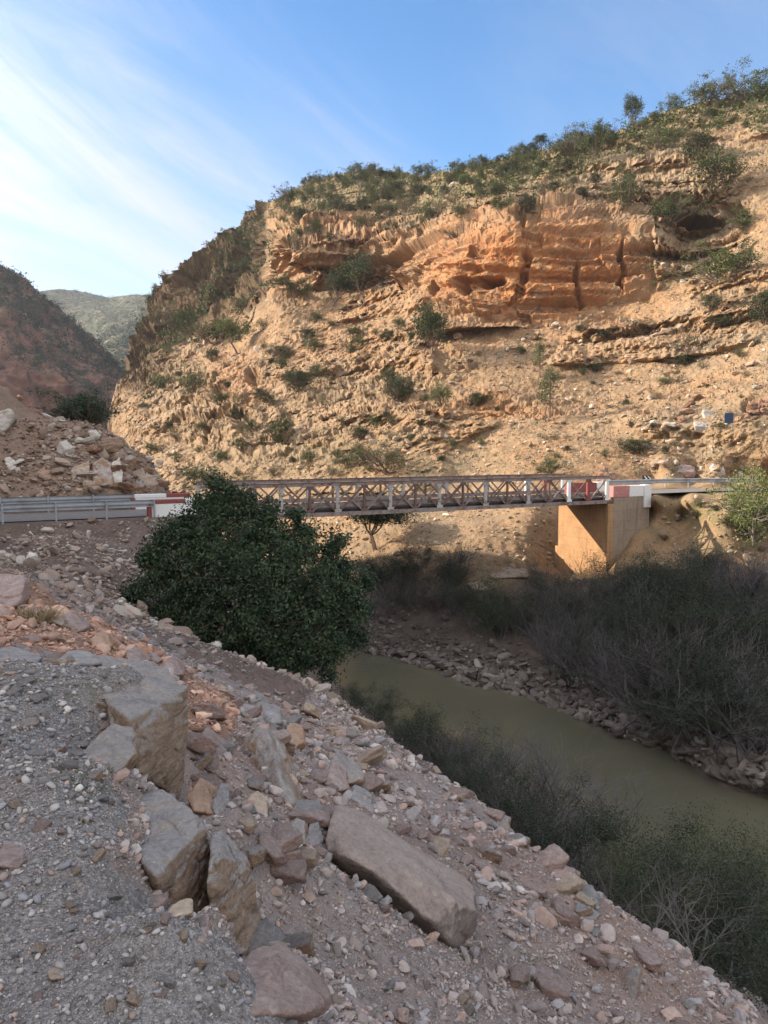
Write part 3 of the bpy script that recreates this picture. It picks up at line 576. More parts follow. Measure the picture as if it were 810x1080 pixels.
red = np.clip(.8 * blob(wx, wy, 530, 330, 160, 60) + .5 * blob(wx, wy, 640, 500, 80, 30) + .6 * blob(wx, wy, 480, 420, 120, 30) + .4 * blob(wx, wy, 340, 350, 80, 40), 0, 1)
PG = PM.reshape(NRW, len(cols), 3)
back = []
for k, (m, dz) in enumerate([(1.06, 1.), (1.25, -4.), (1.7, -30.), (2.4, -110.)]):      # the far side of the crest falls away
    q = PG[-1] * m; q[:, 2] = PG[-1][:, 2] * (1 + .0 * k) + dz; back.append(q)
ALL = np.concatenate([PG, np.array(back)]); nrr, ncc = ALL.shape[:2]
I = np.arange(nrr * ncc).reshape(nrr, ncc); Fq = np.stack([I[:-1, :-1], I[:-1, 1:], I[1:, 1:], I[1:, :-1]], -1).reshape(-1, 4)
def padb(a): a = a.reshape(NRW, ncc); return np.concatenate([a] + [a[-1:]] * 4).ravel()
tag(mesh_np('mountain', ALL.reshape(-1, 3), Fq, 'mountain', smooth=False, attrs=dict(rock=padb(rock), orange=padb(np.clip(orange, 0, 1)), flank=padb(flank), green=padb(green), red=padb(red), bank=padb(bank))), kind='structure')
def mnt(px, py):                                     # point of the mountain seen at a pixel
    px = np.asarray(px, float); py = np.asarray(py, float)
    c = np.interp(px, cols, np.arange(len(cols))); b = np.interp(px, *BASE); r = np.interp(px, *RIDGE)
    v = np.clip((b - py) / (b - r), 0, 1) * (NRW - 1)
    return PG[np.round(v).astype(int), np.round(c).astype(int)]

def mask_at(a, px, py):
    c = np.interp(px, cols, np.arange(len(cols))); b = np.interp(px, *BASE); r = np.interp(px, *RIDGE); v = np.clip((b - py) / (b - r), 0, 1) * (NRW - 1)
    return a.reshape(NRW, len(cols))[np.round(v).astype(int), np.round(c).astype(int)]
# ------------------------------------------------------------------ shaded canyon wall on the left, hills far up the valley
def viewgrid(name, px0, px1, ridge, base, ctrl, step, rows, mat, amp, sc_, green, kind='structure', backdrop=-60.):
    c = np.arange(px0, px1, step); r = np.interp(c, *ridge); b = np.interp(c, *base); vv = np.linspace(0, 1, rows)
    X, Vv = np.meshgrid(c, vv); Y_ = b + (r - b) * Vv; C = np.array(ctrl, float); R = RBF(C[:, :2] / 100, np.log(C[:, 2]), .05)
    Yd = np.exp(R(np.stack([X.ravel(), Y_.ravel()], -1) / 100)); P = at(X.ravel(), Y_.ravel(), Yd)
    d = amp * (ridged(P / sc_, 7, 201, .55) + .8 + .5 * (ridged(P * np.array([1, 1, .3]) / (sc_ * .4), 5, 205, .55) + .7))
    d = d * (1 - .8 * sstep(.55, .95, Vv.ravel())); P = P + gnormals(P.reshape(rows, len(c), 3), 8).reshape(-1, 3) * d[:, None]
    G = P.reshape(rows, len(c), 3); bk = []
    for m, dz in ((1.05, 2.), (1.3, backdrop * .4), (1.8, backdrop * 2)):
        q = G[-1] * m; q[:, 2] = G[-1][:, 2] + dz; bk.append(q)
    A = np.concatenate([G, np.array(bk)]); nr, nc = A.shape[:2]; I = np.arange(nr * nc).reshape(nr, nc)
    F = np.stack([I[:-1, :-1], I[:-1, 1:], I[1:, 1:], I[1:, :-1]], -1).reshape(-1, 4)
    gg = green(X, Y_).reshape(rows, nc); gg = np.concatenate([gg] + [gg[-1:]] * 3)
    o = mesh_np(name, A.reshape(-1, 3), F, mat, smooth=True, attrs=dict(green=gg.ravel())); tag(o, kind=kind)
    return c, r, b, G
LW = viewgrid('canyon_wall', -260, 150, ([-260, -100, -40, 0, 18, 36, 56, 82, 108, 126, 150], [222, 250, 264, 275, 284, 298, 314, 338, 362, 382, 430]), ([-260, 0, 150], [520, 490, 470]),
         [(-260, 235, 420), (-100, 262, 420), (0, 290, 430), (45, 322, 440), (100, 372, 450), (150, 440, 470), (-260, 480, 330), (0, 460, 345), (80, 460, 380), (150, 470, 420), (0, 380, 370), (60, 390, 385), (-120, 380, 360), (30, 345, 415), (110, 420, 420)],
         1.3, 260, 'canyon_rock', 22., 75., lambda x, y: np.clip(1 - sstep(60, 95, y - np.interp(x, [-260, 0, 45, 122], [230, 290, 330, 392])) * (1 - sstep(70, 110, x)), .25, 1))
FH = viewgrid('distant_hills', -60, 240, ([-60, 30, 45, 60, 80, 100, 115, 140, 165, 240], [326, 312, 307, 305, 306, 311, 314, 311, 311, 318]), ([-60, 240], [470, 470]),
         [(-60, 330, 1150), (45, 311, 1150), (80, 311, 1150), (115, 319, 1100), (160, 316, 980), (240, 322, 950), (95, 350, 900), (110, 340, 860), (150, 340, 800), (120, 370, 650), (90, 372, 800), (50, 350, 950), (0, 400, 900), (150, 420, 560), (100, 440, 600), (0, 460, 800), (240, 450, 560)],
         1.2, 150, 'far_slope', 7., 150., lambda x, y: .9 + 0 * x)

# ------------------------------------------------------------------ scattered stones (nobody could count them)
def stones(name, P, size, protos, colors, mat='stone', squash=.75, smooth=False, sink=.2):
    N = len(P); Vs = []; Fs = []; Cs = []; base = 0; pick = rng.integers(0, len(protos), N)
    for k, (pv, pf) in enumerate(protos):
        ix = np.where(pick == k)[0]; n = len(ix)
        if not n: continue
        q = rng.normal(size=(n, 4)); q /= np.linalg.norm(q, axis=1)[:, None]; w, x, y, z = q.T
        R = np.stack([1 - 2 * (y * y + z * z), 2 * (x * y - z * w), 2 * (x * z + y * w), 2 * (x * y + z * w), 1 - 2 * (x * x + z * z), 2 * (y * z - x * w), 2 * (x * z - y * w), 2 * (y * z + x * w), 1 - 2 * (x * x + y * y)], -1).reshape(n, 3, 3)
        s = size[ix][:, None, None] * rng.uniform(.75, 1.25, (n, 1, 3)) * .5
        vv = np.einsum('nij,nvj->nvi', R, pv[None] * s); vv[..., 2] *= squash
        vv += P[ix][:, None, :]; vv[..., 2] += (size[ix] * sink)[:, None]
        nv = len(pv); Vs.append(vv.reshape(-1, 3)); Fs.append((pf[None] + (base + np.arange(n) * nv)[:, None, None]).reshape(-1, 3)); base += n * nv
        Cs.append(np.repeat(colors[ix], nv, 0))
    return tag(mesh_np(name, np.concatenate(Vs), np.concatenate(Fs), mat, smooth=smooth, colors=np.concatenate(Cs)), kind='stuff')
def palette(n, cols_, w, var=.22):
    c = np.array(cols_)[rng.choice(len(cols_), n, p=np.array(w) / sum(w))]; return np.clip(c * rng.uniform(1 - var, 1 + var, (n, 1)), 0, 1)
ang = [rnd_rock(1, 5, 40., (1., .75, .5), s) for s in range(10)]; ang2 = [rnd_rock(2, 5, 70., (1., .75, .5), s + 50) for s in range(12)]
peb = [rnd_rock(1, 5, 5., (1., .8, .62), s + 20) for s in range(6)]; peb2 = [rnd_rock(2, 5, 5., (1., .8, .62), s + 30) for s in range(6)]
def polar(n, r0, r1, a0=-34, a1=34, pw=1.):
    r = r0 * (r1 / r0) ** (rng.random(n) ** pw); a = np.radians(rng.uniform(a0, a1, n)); x, y = r * np.sin(a), r * np.cos(a)
    return np.stack([x, y, ground_h(x, y)], -1), r
GREYS = [(.20, .182, .172), (.30, .275, .255), (.38, .345, .32), (.46, .415, .375), (.36, .265, .215), (.245, .24, .25)]
def psize(n, lo, hi, al): u = rng.random(n); return (lo ** -al + u * (hi ** -al - lo ** -al)) ** (-1 / al)
P, r = polar(170000, 1.5, 7.); px, py = proj(P); k = inpoly(px + rng.normal(0, 8, len(px)), py + rng.normal(0, 5, len(px)), GRAVEL) & (P[:, 2] > -1.95); P, r = P[k], r[k]
s = psize(len(P), .0042, .040, 2.4) * np.clip(r / 2.6, .8, 2.); big = s > .02
stones('gravel', P[~big], s[~big], peb + ang[:3], palette((~big).sum(), GREYS, [4, 5, 3, 1.3, 1.2, 2]), smooth=True)
stones('pebbles', P[big], s[big], peb2 + ang2[:3], palette(big.sum(), GREYS, [3, 4, 4, 2, 1.6, 3]), smooth=True)
SCREE = [(.25, .21, .19), (.34, .28, .25), (.42, .35, .315), (.29, .265, .255), (.37, .265, .215), (.47, .42, .38)]
P, r = polar(170000, 2.2, 22.); px, py = proj(P); gm = ground_masks(P)
k = (gm['gravel'] < .5) & (px < 800) & (py < 1110) & (P[:, 2] > -7.5) & (rng.random(len(P)) < np.clip(.6 + .9 * vnoise(P / 1.1, 19) + .3 * (px < 420), .22, 1)); P, r, px, py, rd_ = P[k], r[k], px[k], py[k], gm['red'][k]
s = psize(len(P), .0095, .13, 2.15) * np.clip(r / 4.5, .6, 2.0)
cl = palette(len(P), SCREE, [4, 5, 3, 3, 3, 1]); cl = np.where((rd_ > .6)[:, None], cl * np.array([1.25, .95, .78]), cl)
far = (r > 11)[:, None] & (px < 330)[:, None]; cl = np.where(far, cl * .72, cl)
big = s > np.clip(r, 3, 9) * .012
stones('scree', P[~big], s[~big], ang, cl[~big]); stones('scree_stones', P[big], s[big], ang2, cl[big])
P, r = polar(20000, 16, 47., -36, 2); k = (P[:, 2] > -6.5) & (np.abs(P[:, 2] - ZR + .06) > .02); P, r = P[k], r[k]
s = psize(len(P), .05, .6, 2.0); stones('hillside_stones', P, s, ang2, palette(len(P), [(.22, .165, .13), (.29, .22, .175), (.36, .30, .25), (.45, .41, .36)], [4, 4, 2, 1]))
P, r = polar(7000, 35, 48., -34, -17); k = P[:, 2] > ZR + .15; P = P[k]; s = psize(len(P), .07, .7, 1.9); stones('hill_rubble', P, s, ang2, palette(len(P), [(.19, .13, .095), (.25, .175, .13), (.33, .26, .205), (.42, .37, .32)], [4, 4, 1.5, .5]))
n = 30000; px = rng.uniform(125, 812, n); py = np.interp(px, *BASE) + (np.interp(px, *RIDGE) - np.interp(px, *BASE)) * rng.random(n)
k = ((py < 600) | (px < 380)) & (np.abs(py - 517) > 7) & ~((np.abs(px - 640) < 55) & (py > 500) & (py < 610)) & (rng.random(n) < np.where(py > 330, .9, .45)); k &= mask_at(rock, px, py) < .55; px, py = px[k], py[k]; P = mnt(px, py)
s = psize(len(P), .14, 1.2, 2.0) * np.clip(P[:, 1] / 90, .55, 1.4); stones('rubble', P, s, ang2, palette(len(P), [(.25, .18, .12), (.35, .26, .175), (.44, .365, .28), (.33, .205, .12)], [4, 4, 2, 2]))
n = 5500; px = rng.uniform(385, 830, n); bb = np.interp(px, *BASE); py = bb - 9 - np.abs(rng.normal(0, 24, n)); P = mnt(px, py); k = P[:, 2] > WZ - .3; P = P[k]
s = psize(len(P), .09, .8, 1.7); stones('riverbank_stones', P, s, ang2, palette(len(P), [(.10, .08, .068), (.14, .115, .098), (.19, .16, .138), (.28, .25, .22)], [4, 4, 2, .35]))

# ------------------------------------------------------------------ boulders one can tell apart
def boulder(label, pts, mat, sub=5, p=36., amp=.035, name='boulder', back=None, cat='boulder', hulls=None, group=None, fr=2.2, seat=True):
    """pts: corner list (px, py, Y); back: metres by which the outline is repeated behind"""
    sets = hulls or [pts]; Vs = []; Fs = []; b = 0
    for ps in sets:
        if seat and not hulls:                        # slide the rock along the line of sight until it rests on the ground
            lo = max(ps, key=lambda q: q[1]); G0 = hit(lo[0], min(lo[1], 1078)) if lo[2] < 35 and seat is True else (hit(lo[0], lo[1], 20.) if seat is True and lo[0] < 200 else mnt(lo[0], lo[1])); kf = G0[1] / lo[2]
            ps = [(q[0], q[1], q[2] * kf) for q in ps]; cy = np.mean([q[1] for q in ps]); far_ = lo[2] > 50; ps = ps + [(q[0], q[1] + .25 * (lo[1] - cy) + (5 if far_ else 3), q[2] * (1. if far_ else 1.03)) for q in ps if q[1] > cy]; ps = [(q[0], q[1] + (2 if far_ else 0), q[2]) for q in ps]
        Q = [at(*q) for q in ps]
        if back:
            c = np.mean(Q, 0); Q = Q + [c + (q - c) * .8 + np.array([c[0] / c[1] * back * .5, back, -.12 * back]) for q in Q]
        Q = np.array(Q); N, H, c = hull_planes(Q); ext = Q.max(0) - Q.min(0); v, f = rock_from_planes(N, H, sub, p * 1.7, ext)
        sz = float(np.cbrt(np.prod(ext))); s_ = v / sz
        d = amp * sz * (fbm(s_ * fr + 5.1 * b, 5, 31, .55) + .8 * (np.abs(fbm(s_ * np.array([3, 3, 7.]), 5, 37, .6)) - .3) + .8 * np.tanh(3 * vnoise(s_ * 1.4 + 9, 44)) + .5 * np.tanh(4 * vnoise(s_ * np.array([2, 2, 5.]) + 3, 46)))
        if sub >= 5: w1, w2, _w = worley(s_ * np.array([2.2, 2.2, 3.2]) + .25 * np.stack([vnoise(s_ * 4, 1), vnoise(s_ * 4, 2), vnoise(s_ * 4, 3)], -1), 5); d = d + amp * sz * ((_w - .5) * .9 - .9 * np.exp(-(w2 - w1) * 22))
        v = v + (v / np.linalg.norm(v, axis=1)[:, None]) * d[:, None]
        Vs.append(v + c); Fs.append(f + b); b += len(v)
    A = np.concatenate(Vs); o0 = A.mean(0); o0[2] = A[:, 2].min()
    o = mesh_np(name, A - o0, np.concatenate(Fs), mat, smooth=True, loc=o0)
    return tag(o, label, cat, group)
boulder('large squared boulder with flat grey top and brown side at edge of gravel ledge', [(98, 690, 5.75), (165, 699, 5.6), (199, 724, 5.1), (138, 757, 4.5), (104, 730, 4.9), (197, 795, 5.05), (186, 838, 4.9), (142, 815, 4.35), (190, 780, 5.7), (150, 800, 5.6)], 'rock_block', 6, 26., .028, seat=False)
boulder('grey angular rock leaning against the squared boulder on the gravel', [(80, 798, 4.1), (108, 771, 4.35), (138, 776, 4.35), (142, 797, 4.15), (122, 816, 3.95), (86, 812, 3.95)], 'rock_grey_brown', 5, 22., back=.3)
boulder('small grey rock wedged between gravel and the squared boulder', [(108, 772, 4.6), (118, 756, 4.75), (138, 762, 4.7), (141, 782, 4.5), (122, 785, 4.4)], 'rock_grey', 4, 16., back=.25)
boulder('split brown boulder block with grey gravelly top and deep cleft in foreground', None, 'rock_block', 6, 22., .035, hulls=[
    [(146, 842, 3.75), (170, 832, 3.85), (217, 866, 3.38), (166, 925, 2.95), (148, 905, 3.05), (224, 905, 3.40), (229, 975, 3.36), (206, 985, 3.22), (170, 968, 3.02), (222, 900, 3.9), (180, 900, 3.9)],
    [(221, 876, 3.38), (236, 872, 3.44), (262, 903, 3.34), (228, 906, 3.1), (268, 945, 3.34), (276, 992, 3.32), (258, 1015, 3.14), (226, 988, 3.06), (219, 920, 3.08), (240, 905, 3.75), (262, 960, 3.75)]])
boulder('long flat-topped slab of pinkish-brown stone tilted down the scree', [(351, 845, 5.45), (376, 851, 5.6), (495, 930, 5.6), (504, 962, 5.05), (487, 955, 4.85), (430, 918, 4.8), (358, 891, 4.75), (339, 903, 4.8), (390, 918, 4.62), (455, 972, 4.6), (480, 1002, 4.7), (500, 977, 4.95), (360, 880, 5.6), (498, 960, 5.6)], 'rock_slab', 6, 30., .02)
boulder('pointed grey-brown boulder like a tent standing on the scree', [(279, 763, 6.0), (270, 767, 6.3), (253, 779, 6.5), (243, 804, 6.1), (264, 828, 5.5), (305, 853, 5.0), (313, 851, 5.1), (329, 833, 6.0), (306, 795, 6.1), (300, 805, 6.9), (320, 830, 6.8)], 'rock_grey_brown', 6, 30., .03)
boulder('salmon-pink triangular rock beside the pointed boulder', [(200, 784, 6.0), (214, 770, 6.1), (238, 791, 6.1), (236, 803, 5.9), (222, 806, 5.8), (203, 795, 5.85)], 'rock_pink', 5, 24., back=.28)
boulder('orange rock resting above the split brown boulder', [(196, 840, 4.3), (205, 827, 4.4), (217, 833, 4.4), (230, 847, 4.35), (226, 860, 4.2), (205, 856, 4.15)], 'rock_orange', 5, 16., back=.22)
boulder('upright grey rock standing on the gravel left of the split boulder', [(133, 885, 3.25), (140, 863, 3.35), (152, 857, 3.38), (167, 868, 3.35), (172, 889, 3.25), (162, 902, 3.12), (138, 899, 3.12)], 'rock_grey_brown', 5, 24., back=.2)
boulder('long pale pink rock half buried in the gravel', [(95, 897, 3.1), (110, 891, 3.15), (140, 905, 3.1), (172, 928, 2.95), (174, 943, 2.84), (135, 935, 2.8), (100, 912, 2.95), (130, 930, 3.1)], 'rock_pink', 5, 24., back=.1)
boulder('rounded mauve-grey rock at the end of the long pink rock', [(138, 940, 2.82), (152, 929, 2.86), (170, 938, 2.85), (175, 952, 2.76), (160, 960, 2.7), (140, 955, 2.72)], 'rock_pink', 5, 14., back=.14)
boulder('broad pink slab breaking through gravel at the bottom edge', [(226, 1046, 2.6), (255, 1022, 2.72), (292, 1009, 2.82), (318, 1030, 2.8), (345, 1054, 2.75), (325, 1066, 2.6), (262, 1070, 2.44), (235, 1062, 2.48)], 'rock_pink', 5, 24., back=.15)
boulder('pink slab below the broad pink slab at the bottom edge', [(300, 1085, 2.5), (320, 1066, 2.62), (350, 1050, 2.75), (390, 1075, 2.75), (395, 1092, 2.6), (330, 1100, 2.4)], 'rock_pink', 5, 24., back=.15)
boulder('flat brown-sided stone at left edge of the gravel', [(-8, 900, 3.05), (15, 902, 3.05), (31, 910, 3.0), (30, 918, 2.93), (-8, 912, 2.95)], 'rock_pink', 4, 20., back=.15)
boulder('orange-faced rock perched behind the pointed boulder', [(295, 780, 7.0), (302, 765, 7.2), (320, 768, 7.2), (322, 782, 7.0), (310, 790, 6.85)], 'rock_orange', 5, 16., back=.3)
boulder('pale elongated rock on the upper scree near the dark bush', [(260, 738, 10.3), (265, 728, 10.6), (276, 734, 10.6), (286, 747, 10.3), (278, 750, 10.)], 'rock_grey', 4, 18., back=.3)
boulder('grey rock next to the pale elongated rock on upper scree', [(277, 752, 9.4), (284, 744, 9.6), (296, 750, 9.6), (298, 762, 9.3), (286, 765, 9.2)], 'rock_grey', 4, 18., back=.3)
boulder('whitish oval stone on the lower scree near the shrubs', [(590, 945, 6.3), (596, 938, 6.4), (607, 940, 6.4), (609, 947, 6.3), (600, 951, 6.2)], 'rock_white', 4, 10., back=.15)
boulder('grey boulder with dark hollow beneath it on the lower scree', [(607, 952, 6.2), (612, 943, 6.35), (630, 947, 6.4), (633, 962, 6.2), (622, 974, 6.0), (608, 966, 6.05)], 'rock_grey', 5, 18., .06, back=.25)
boulder('flat pale rock at the top of the rubble beside the long slab', [(293, 858, 5.1), (305, 847, 5.3), (335, 848, 5.35), (343, 858, 5.2), (325, 872, 5.0), (300, 870, 4.95)], 'rock_grey', 5, 24., back=.15)
boulder('bluish upright rock wedged against the end of the long slab', [(322, 885, 4.85), (326, 868, 4.98), (336, 866, 5.0), (342, 885, 4.9), (336, 899, 4.75), (324, 897, 4.75)], 'rock_grey', 5, 24., back=.12)
boulder('squat grey rock left of the upright rock by the slab', [(300, 878, 4.85), (310, 868, 4.95), (322, 872, 4.95), (322, 890, 4.78), (305, 892, 4.72)], 'rock_grey_brown', 5, 20., back=.14)
boulder('grey block below the orange rock and right of the split boulder', [(222, 850, 4.5), (230, 830, 4.65), (242, 834, 4.65), (243, 858, 4.5), (228, 862, 4.4)], 'rock_grey', 5, 22., back=.15)
boulder('tan angular rock above the pile of grey stones', [(258, 846, 4.8), (268, 838, 4.9), (282, 848, 4.85), (282, 862, 4.7), (262, 862, 4.65)], 'rock_tan', 5, 20., back=.15)
boulder('slanting brown stone blade under the upright rock pile', [(300, 905, 4.45), (306, 890, 4.6), (322, 908, 4.5), (330, 935, 4.25), (322, 938, 4.2), (304, 918, 4.35)], 'rock_pink', 5, 24., back=.1)
boulder('pale pink block on the scree behind the long slab', [(338, 822, 7.4), (350, 808, 7.6), (366, 818, 7.6), (368, 832, 7.4), (352, 836, 7.2)], 'rock_pink', 5, 20., back=.3)
boulder('flat grey-topped rock right of the pale pink block', [(364, 842, 6.9), (372, 834, 7.1), (392, 846, 7.1), (395, 858, 6.9), (380, 858, 6.8)], 'rock_grey', 5, 20., back=.3)
boulder('pinkish rock below the pointed boulder on right', [(340, 815, 8.), (352, 796, 8.3), (370, 806, 8.3), (384, 822, 8.1), (362, 828, 7.9)], 'rock_grey_brown', 5, 20., back=.3)
boulder('brown block standing at left end of the reddish bank', [(-12, 640, 10.3), (-6, 603, 10.9), (20, 606, 10.9), (27, 612, 10.8), (22, 636, 10.4), (8, 642, 10.2)], 'rock_pink', 5, 20., back=.5, fr=3)
boulder('rounded tan boulder on crest of the reddish bank', [(60, 654, 9.4), (68, 645, 9.6), (82, 650, 9.6), (92, 662, 9.4), (80, 668, 9.2), (64, 662, 9.25)], 'rock_pink', 5, 14., back=.35)
boulder('brown rounded boulder lower on the crest of the reddish bank', [(94, 676, 9.2), (100, 667, 9.4), (114, 670, 9.4), (118, 682, 9.2), (104, 686, 9.0)], 'rock_orange', 5, 14., back=.35)
boulder('pink wedge rock with cream face below the reddish bank', [(133, 690, 8.0), (136, 683, 8.2), (147, 690, 8.2), (156, 699, 8.1), (152, 708, 7.9), (140, 706, 7.85)], 'rock_pink', 5, 20., back=.3)
boulder('dull pink rounded boulder right of the pink wedge rock', [(168, 705, 8.4), (176, 694, 8.6), (188, 698, 8.6), (194, 710, 8.4), (180, 715, 8.2)], 'rock_pink', 5, 12., back=.35)
boulder('whitish slab flush with the far edge of the gravel at left', [(-20, 690, 5.8), (8, 681, 6.1), (42, 694, 5.75), (38, 700, 5.5), (-20, 698, 5.4)], 'rock_grey', 4, 16., back=.15)
boulder('pale low slab at far edge of the gravel beside the squared boulder', [(56, 698, 5.6), (72, 686, 6.0), (92, 687, 6.0), (108, 700, 5.6), (80, 702, 5.4)], 'rock_grey', 4, 16., back=.15)
boulder('small pink stone lying alone on the gravel', [(78, 745, 4.7), (84, 738, 4.8), (95, 741, 4.8), (96, 750, 4.65), (84, 753, 4.6)], 'rock_pink', 4, 18., back=.08)
boulder('cream stone lying on gravel near the bottom left', [(48, 1025, 2.36), (58, 1020, 2.4), (71, 1026, 2.4), (70, 1033, 2.32), (54, 1033, 2.3)], 'rock_tan', 4, 12., back=.03)
boulder('pale blue-grey cobble on gravel near the bottom edge', [(158, 1055, 2.24), (168, 1048, 2.28), (181, 1058, 2.26), (179, 1068, 2.19), (164, 1066, 2.18)], 'rock_grey', 4, 6., back=.04)
boulder('standing wedge of pink stone in front of the split boulder', [(198, 990, 2.62), (220, 967, 2.75), (222, 985, 2.68), (216, 994, 2.6), (202, 996, 2.56)], 'rock_pink', 4, 24., back=.06)
boulder('flat tan stone at the rim of the gravel under the split boulder', [(176, 962, 2.8), (195, 954, 2.85), (203, 956, 2.85), (203, 963, 2.78), (182, 968, 2.74)], 'rock_tan', 4, 20., back=.06)
# left hill and outcrop
boulder('big whitish boulder at left edge high on the shaded hill', [(-8, 455, 41.5), (-6, 433, 42.), (12, 430, 42.), (16, 440, 42.), (8, 452, 41.5), (0, 458, 41.)], 'rock_white', 5, 22., .04, back=1.)
boulder('pale oval boulder above the chevron sign on the shaded hill', [(3, 482, 39.4), (10, 480, 39.5), (17, 487, 39.4), (17, 496, 39.), (10, 497, 38.9)], 'rock_white', 5, 12., .04, back=.7)
boulder('squared whitish block in the outcrop above the guardrail', [(73, 492, 39.5), (94, 486, 39.8), (95, 502, 39.2), (91, 512, 38.8), (78, 508, 38.9)], 'rock_tan', 5, 26., .04, back=1.)
boulder('tall dark-sided block in the middle of the outcrop', [(96, 488, 40.), (108, 483, 40.2), (117, 487, 40.), (119, 512, 39.2), (100, 514, 39.)], 'rock_grey_brown', 5, 26., .05, back=1.)
boulder('white streaked upright rock in the outcrop', [(117, 488, 40.), (126, 484, 40.2), (130, 498, 39.8), (127, 516, 39.), (119, 512, 39.1)], 'rock_white', 5, 20., .05, back=.8)
boulder('brown rounded block at right end of the outcrop', [(136, 496, 40.), (150, 492, 40.2), (165, 505, 39.8), (166, 518, 39.), (138, 518, 39.)], 'rock_tan', 5, 14., .06, back=1.)
boulder('orange-brown boulder on the dirt above the guardrail', [(38, 497, 39.), (46, 490, 39.3), (55, 496, 39.1), (54, 505, 38.7), (42, 505, 38.6)], 'rock_orange', 5, 14., .05, back=.7)
PRO = []
for k in range(8):
    v, f = rnd_rock(4, 6, 80., (1., .82, .66), 400 + k); v = v * (1 + .035 * fbm(v * 5, 5, k, .6) + .03 * np.tanh(3 * vnoise(v * np.array([2, 2, 6.]), k)))[:, None]
    me_o = mesh_np('rock', v * .5, f, 'rock_grey', smooth=True); PRO.append(me_o)
MESHV = {}
def rockcopy(name, P, size, mat, label, cat, group, squash=.75, sink=.15):
    k = random.randrange(8); key = (k, mat)
    if key not in MESHV:
        me = PRO[k].data.copy(); me.materials.clear(); me.materials.append(MT[mat]); MESHV[key] = me
    o = PRO[k].copy(); o.data = MESHV[key]; o.name = name; COL.objects.link(o); o.location = V(P) + Vector((0, 0, size * sink))
    o.rotation_euler = (random.uniform(-.5, .5), random.uniform(-.5, .5), random.uniform(0, 6.28)); o.scale = (size, size * random.uniform(.75, 1), size * squash * random.uniform(.8, 1.1))
    return tag(o, label, cat, group)
for i in range(34):                                   # the tumbled outcrop over the road
    u = random.random(); px = 86 + 80 * u + random.uniform(-6, 4); top = 456 + 44 * max(0, (px - 120) / 45) ** 1.4 if px > 120 else 457
    py = random.uniform(top + 6, 516); P = hit(px, py, 20.)
    rockcopy('outcrop_rock', P - np.array([0, 0, .3]), random.uniform(.6, 1.35), random.choice(['rock_grey_brown', 'rock_redbrown', 'rock_grey_brown', 'rock_tan']), 'brown block in the tumbled outcrop above the guardrail', 'rock', 'blocks of the tumbled outcrop', .85)
for px, py, s_, w in [(49, 441, .5, 1), (62, 444, .5, 1), (22, 420, .5, 0), (100, 462, .7, 1), (92, 468, .6, 1), (84, 467, .5, 1), (45, 470, .5, 0), (68, 478, .8, 1), (33, 451, .5, 0), (66, 490, .6, 0)]:
    P = hit(px, py, 20.)
    rockcopy('hill_rock', P, s_ * 1.3, 'rock_white' if w else 'rock_tan', ('pale' if w else 'brown') + ' stone lying on the shaded dirt hill', 'rock', ('pale' if w else 'brown') + ' stones on the shaded hill')
# right side: white blocks and the row of boulders above the road
boulder('square white block on the slope beside the small blue sign', [(741, 438, 69.), (741, 430, 69.3), (753, 430.5, 69.3), (754, 441, 68.8), (744, 442, 68.6)], 'rock_white', 5, 40., .02, back=1.)
boulder('flat white slab in front of the square white block', [(731, 443, 68.), (736, 442, 68.2), (752, 445, 68.2), (751, 450, 67.6), (733, 447, 67.6)], 'rock_white', 5, 30., .03, back=.8)
boulder('white boulder directly above the small blue sign', [(764, 441, 68.), (767, 437, 68.3), (772, 439, 68.2), (773, 446, 67.8), (766, 446, 67.7)], 'rock_white', 4, 14., .05, back=.7)
boulder('white stone on the slope right of the small blue sign', [(787, 457, 65.), (791, 454, 65.3), (797, 456, 65.2), (797, 460, 64.8), (790, 461, 64.7)], 'rock_white', 4, 10., .05, back=.6)
boulder('white and pink boulder in the row behind the right road', [(706, 494, 58.5), (711, 488, 59.), (722, 487, 59.), (733, 491, 58.8), (732, 496, 58.3), (712, 497, 58.2)], 'rock_pink', 5, 14., .06, back=.8)
boulder('white boulder in the row behind the right road', [(737, 488, 60.), (741, 484, 60.3), (747, 485, 60.2), (748, 491, 59.8), (740, 492, 59.6)], 'rock_white', 4, 30., .05, back=.8)
boulder('larger white boulder at right end of the row by the road', [(748, 491, 59.6), (752, 486, 60.), (762, 488, 60.), (764, 493, 59.5), (756, 496, 59.2)], 'rock_white', 4, 30., .05, back=.8)
boulder('round whitish boulder at left end of the row by the road', [(673, 490, 60.), (676, 483, 60.3), (683, 485, 60.2), (685, 493, 59.6), (677, 495, 59.4)], 'rock_tan', 4, 30., .05, back=.8)
boulder('small white stone on the slope beside the light green tree', [(778, 496, 56.), (781, 493.5, 56.2), (786, 496, 56.1), (785, 499, 55.8), (780, 499, 55.7)], 'rock_white', 4, 10., .04, back=.5)
boulder('brown crag of earth and rock behind the right bridge end', [(628, 506, 57.), (630, 492, 57.5), (638, 487, 58.), (648, 494, 57.6), (657, 508, 56.6), (640, 512, 56.)], 'rock_redbrown', 5, 16., .07, back=2.)
boulder('reddish crag jutting from the slope at right edge', [(786, 438, 66.5), (790, 424, 67.6), (802, 416, 68.4), (822, 418, 68.), (820, 434, 66.6), (802, 439, 66.)], 'rock_redbrown', 6, 20., .16, back=2.)
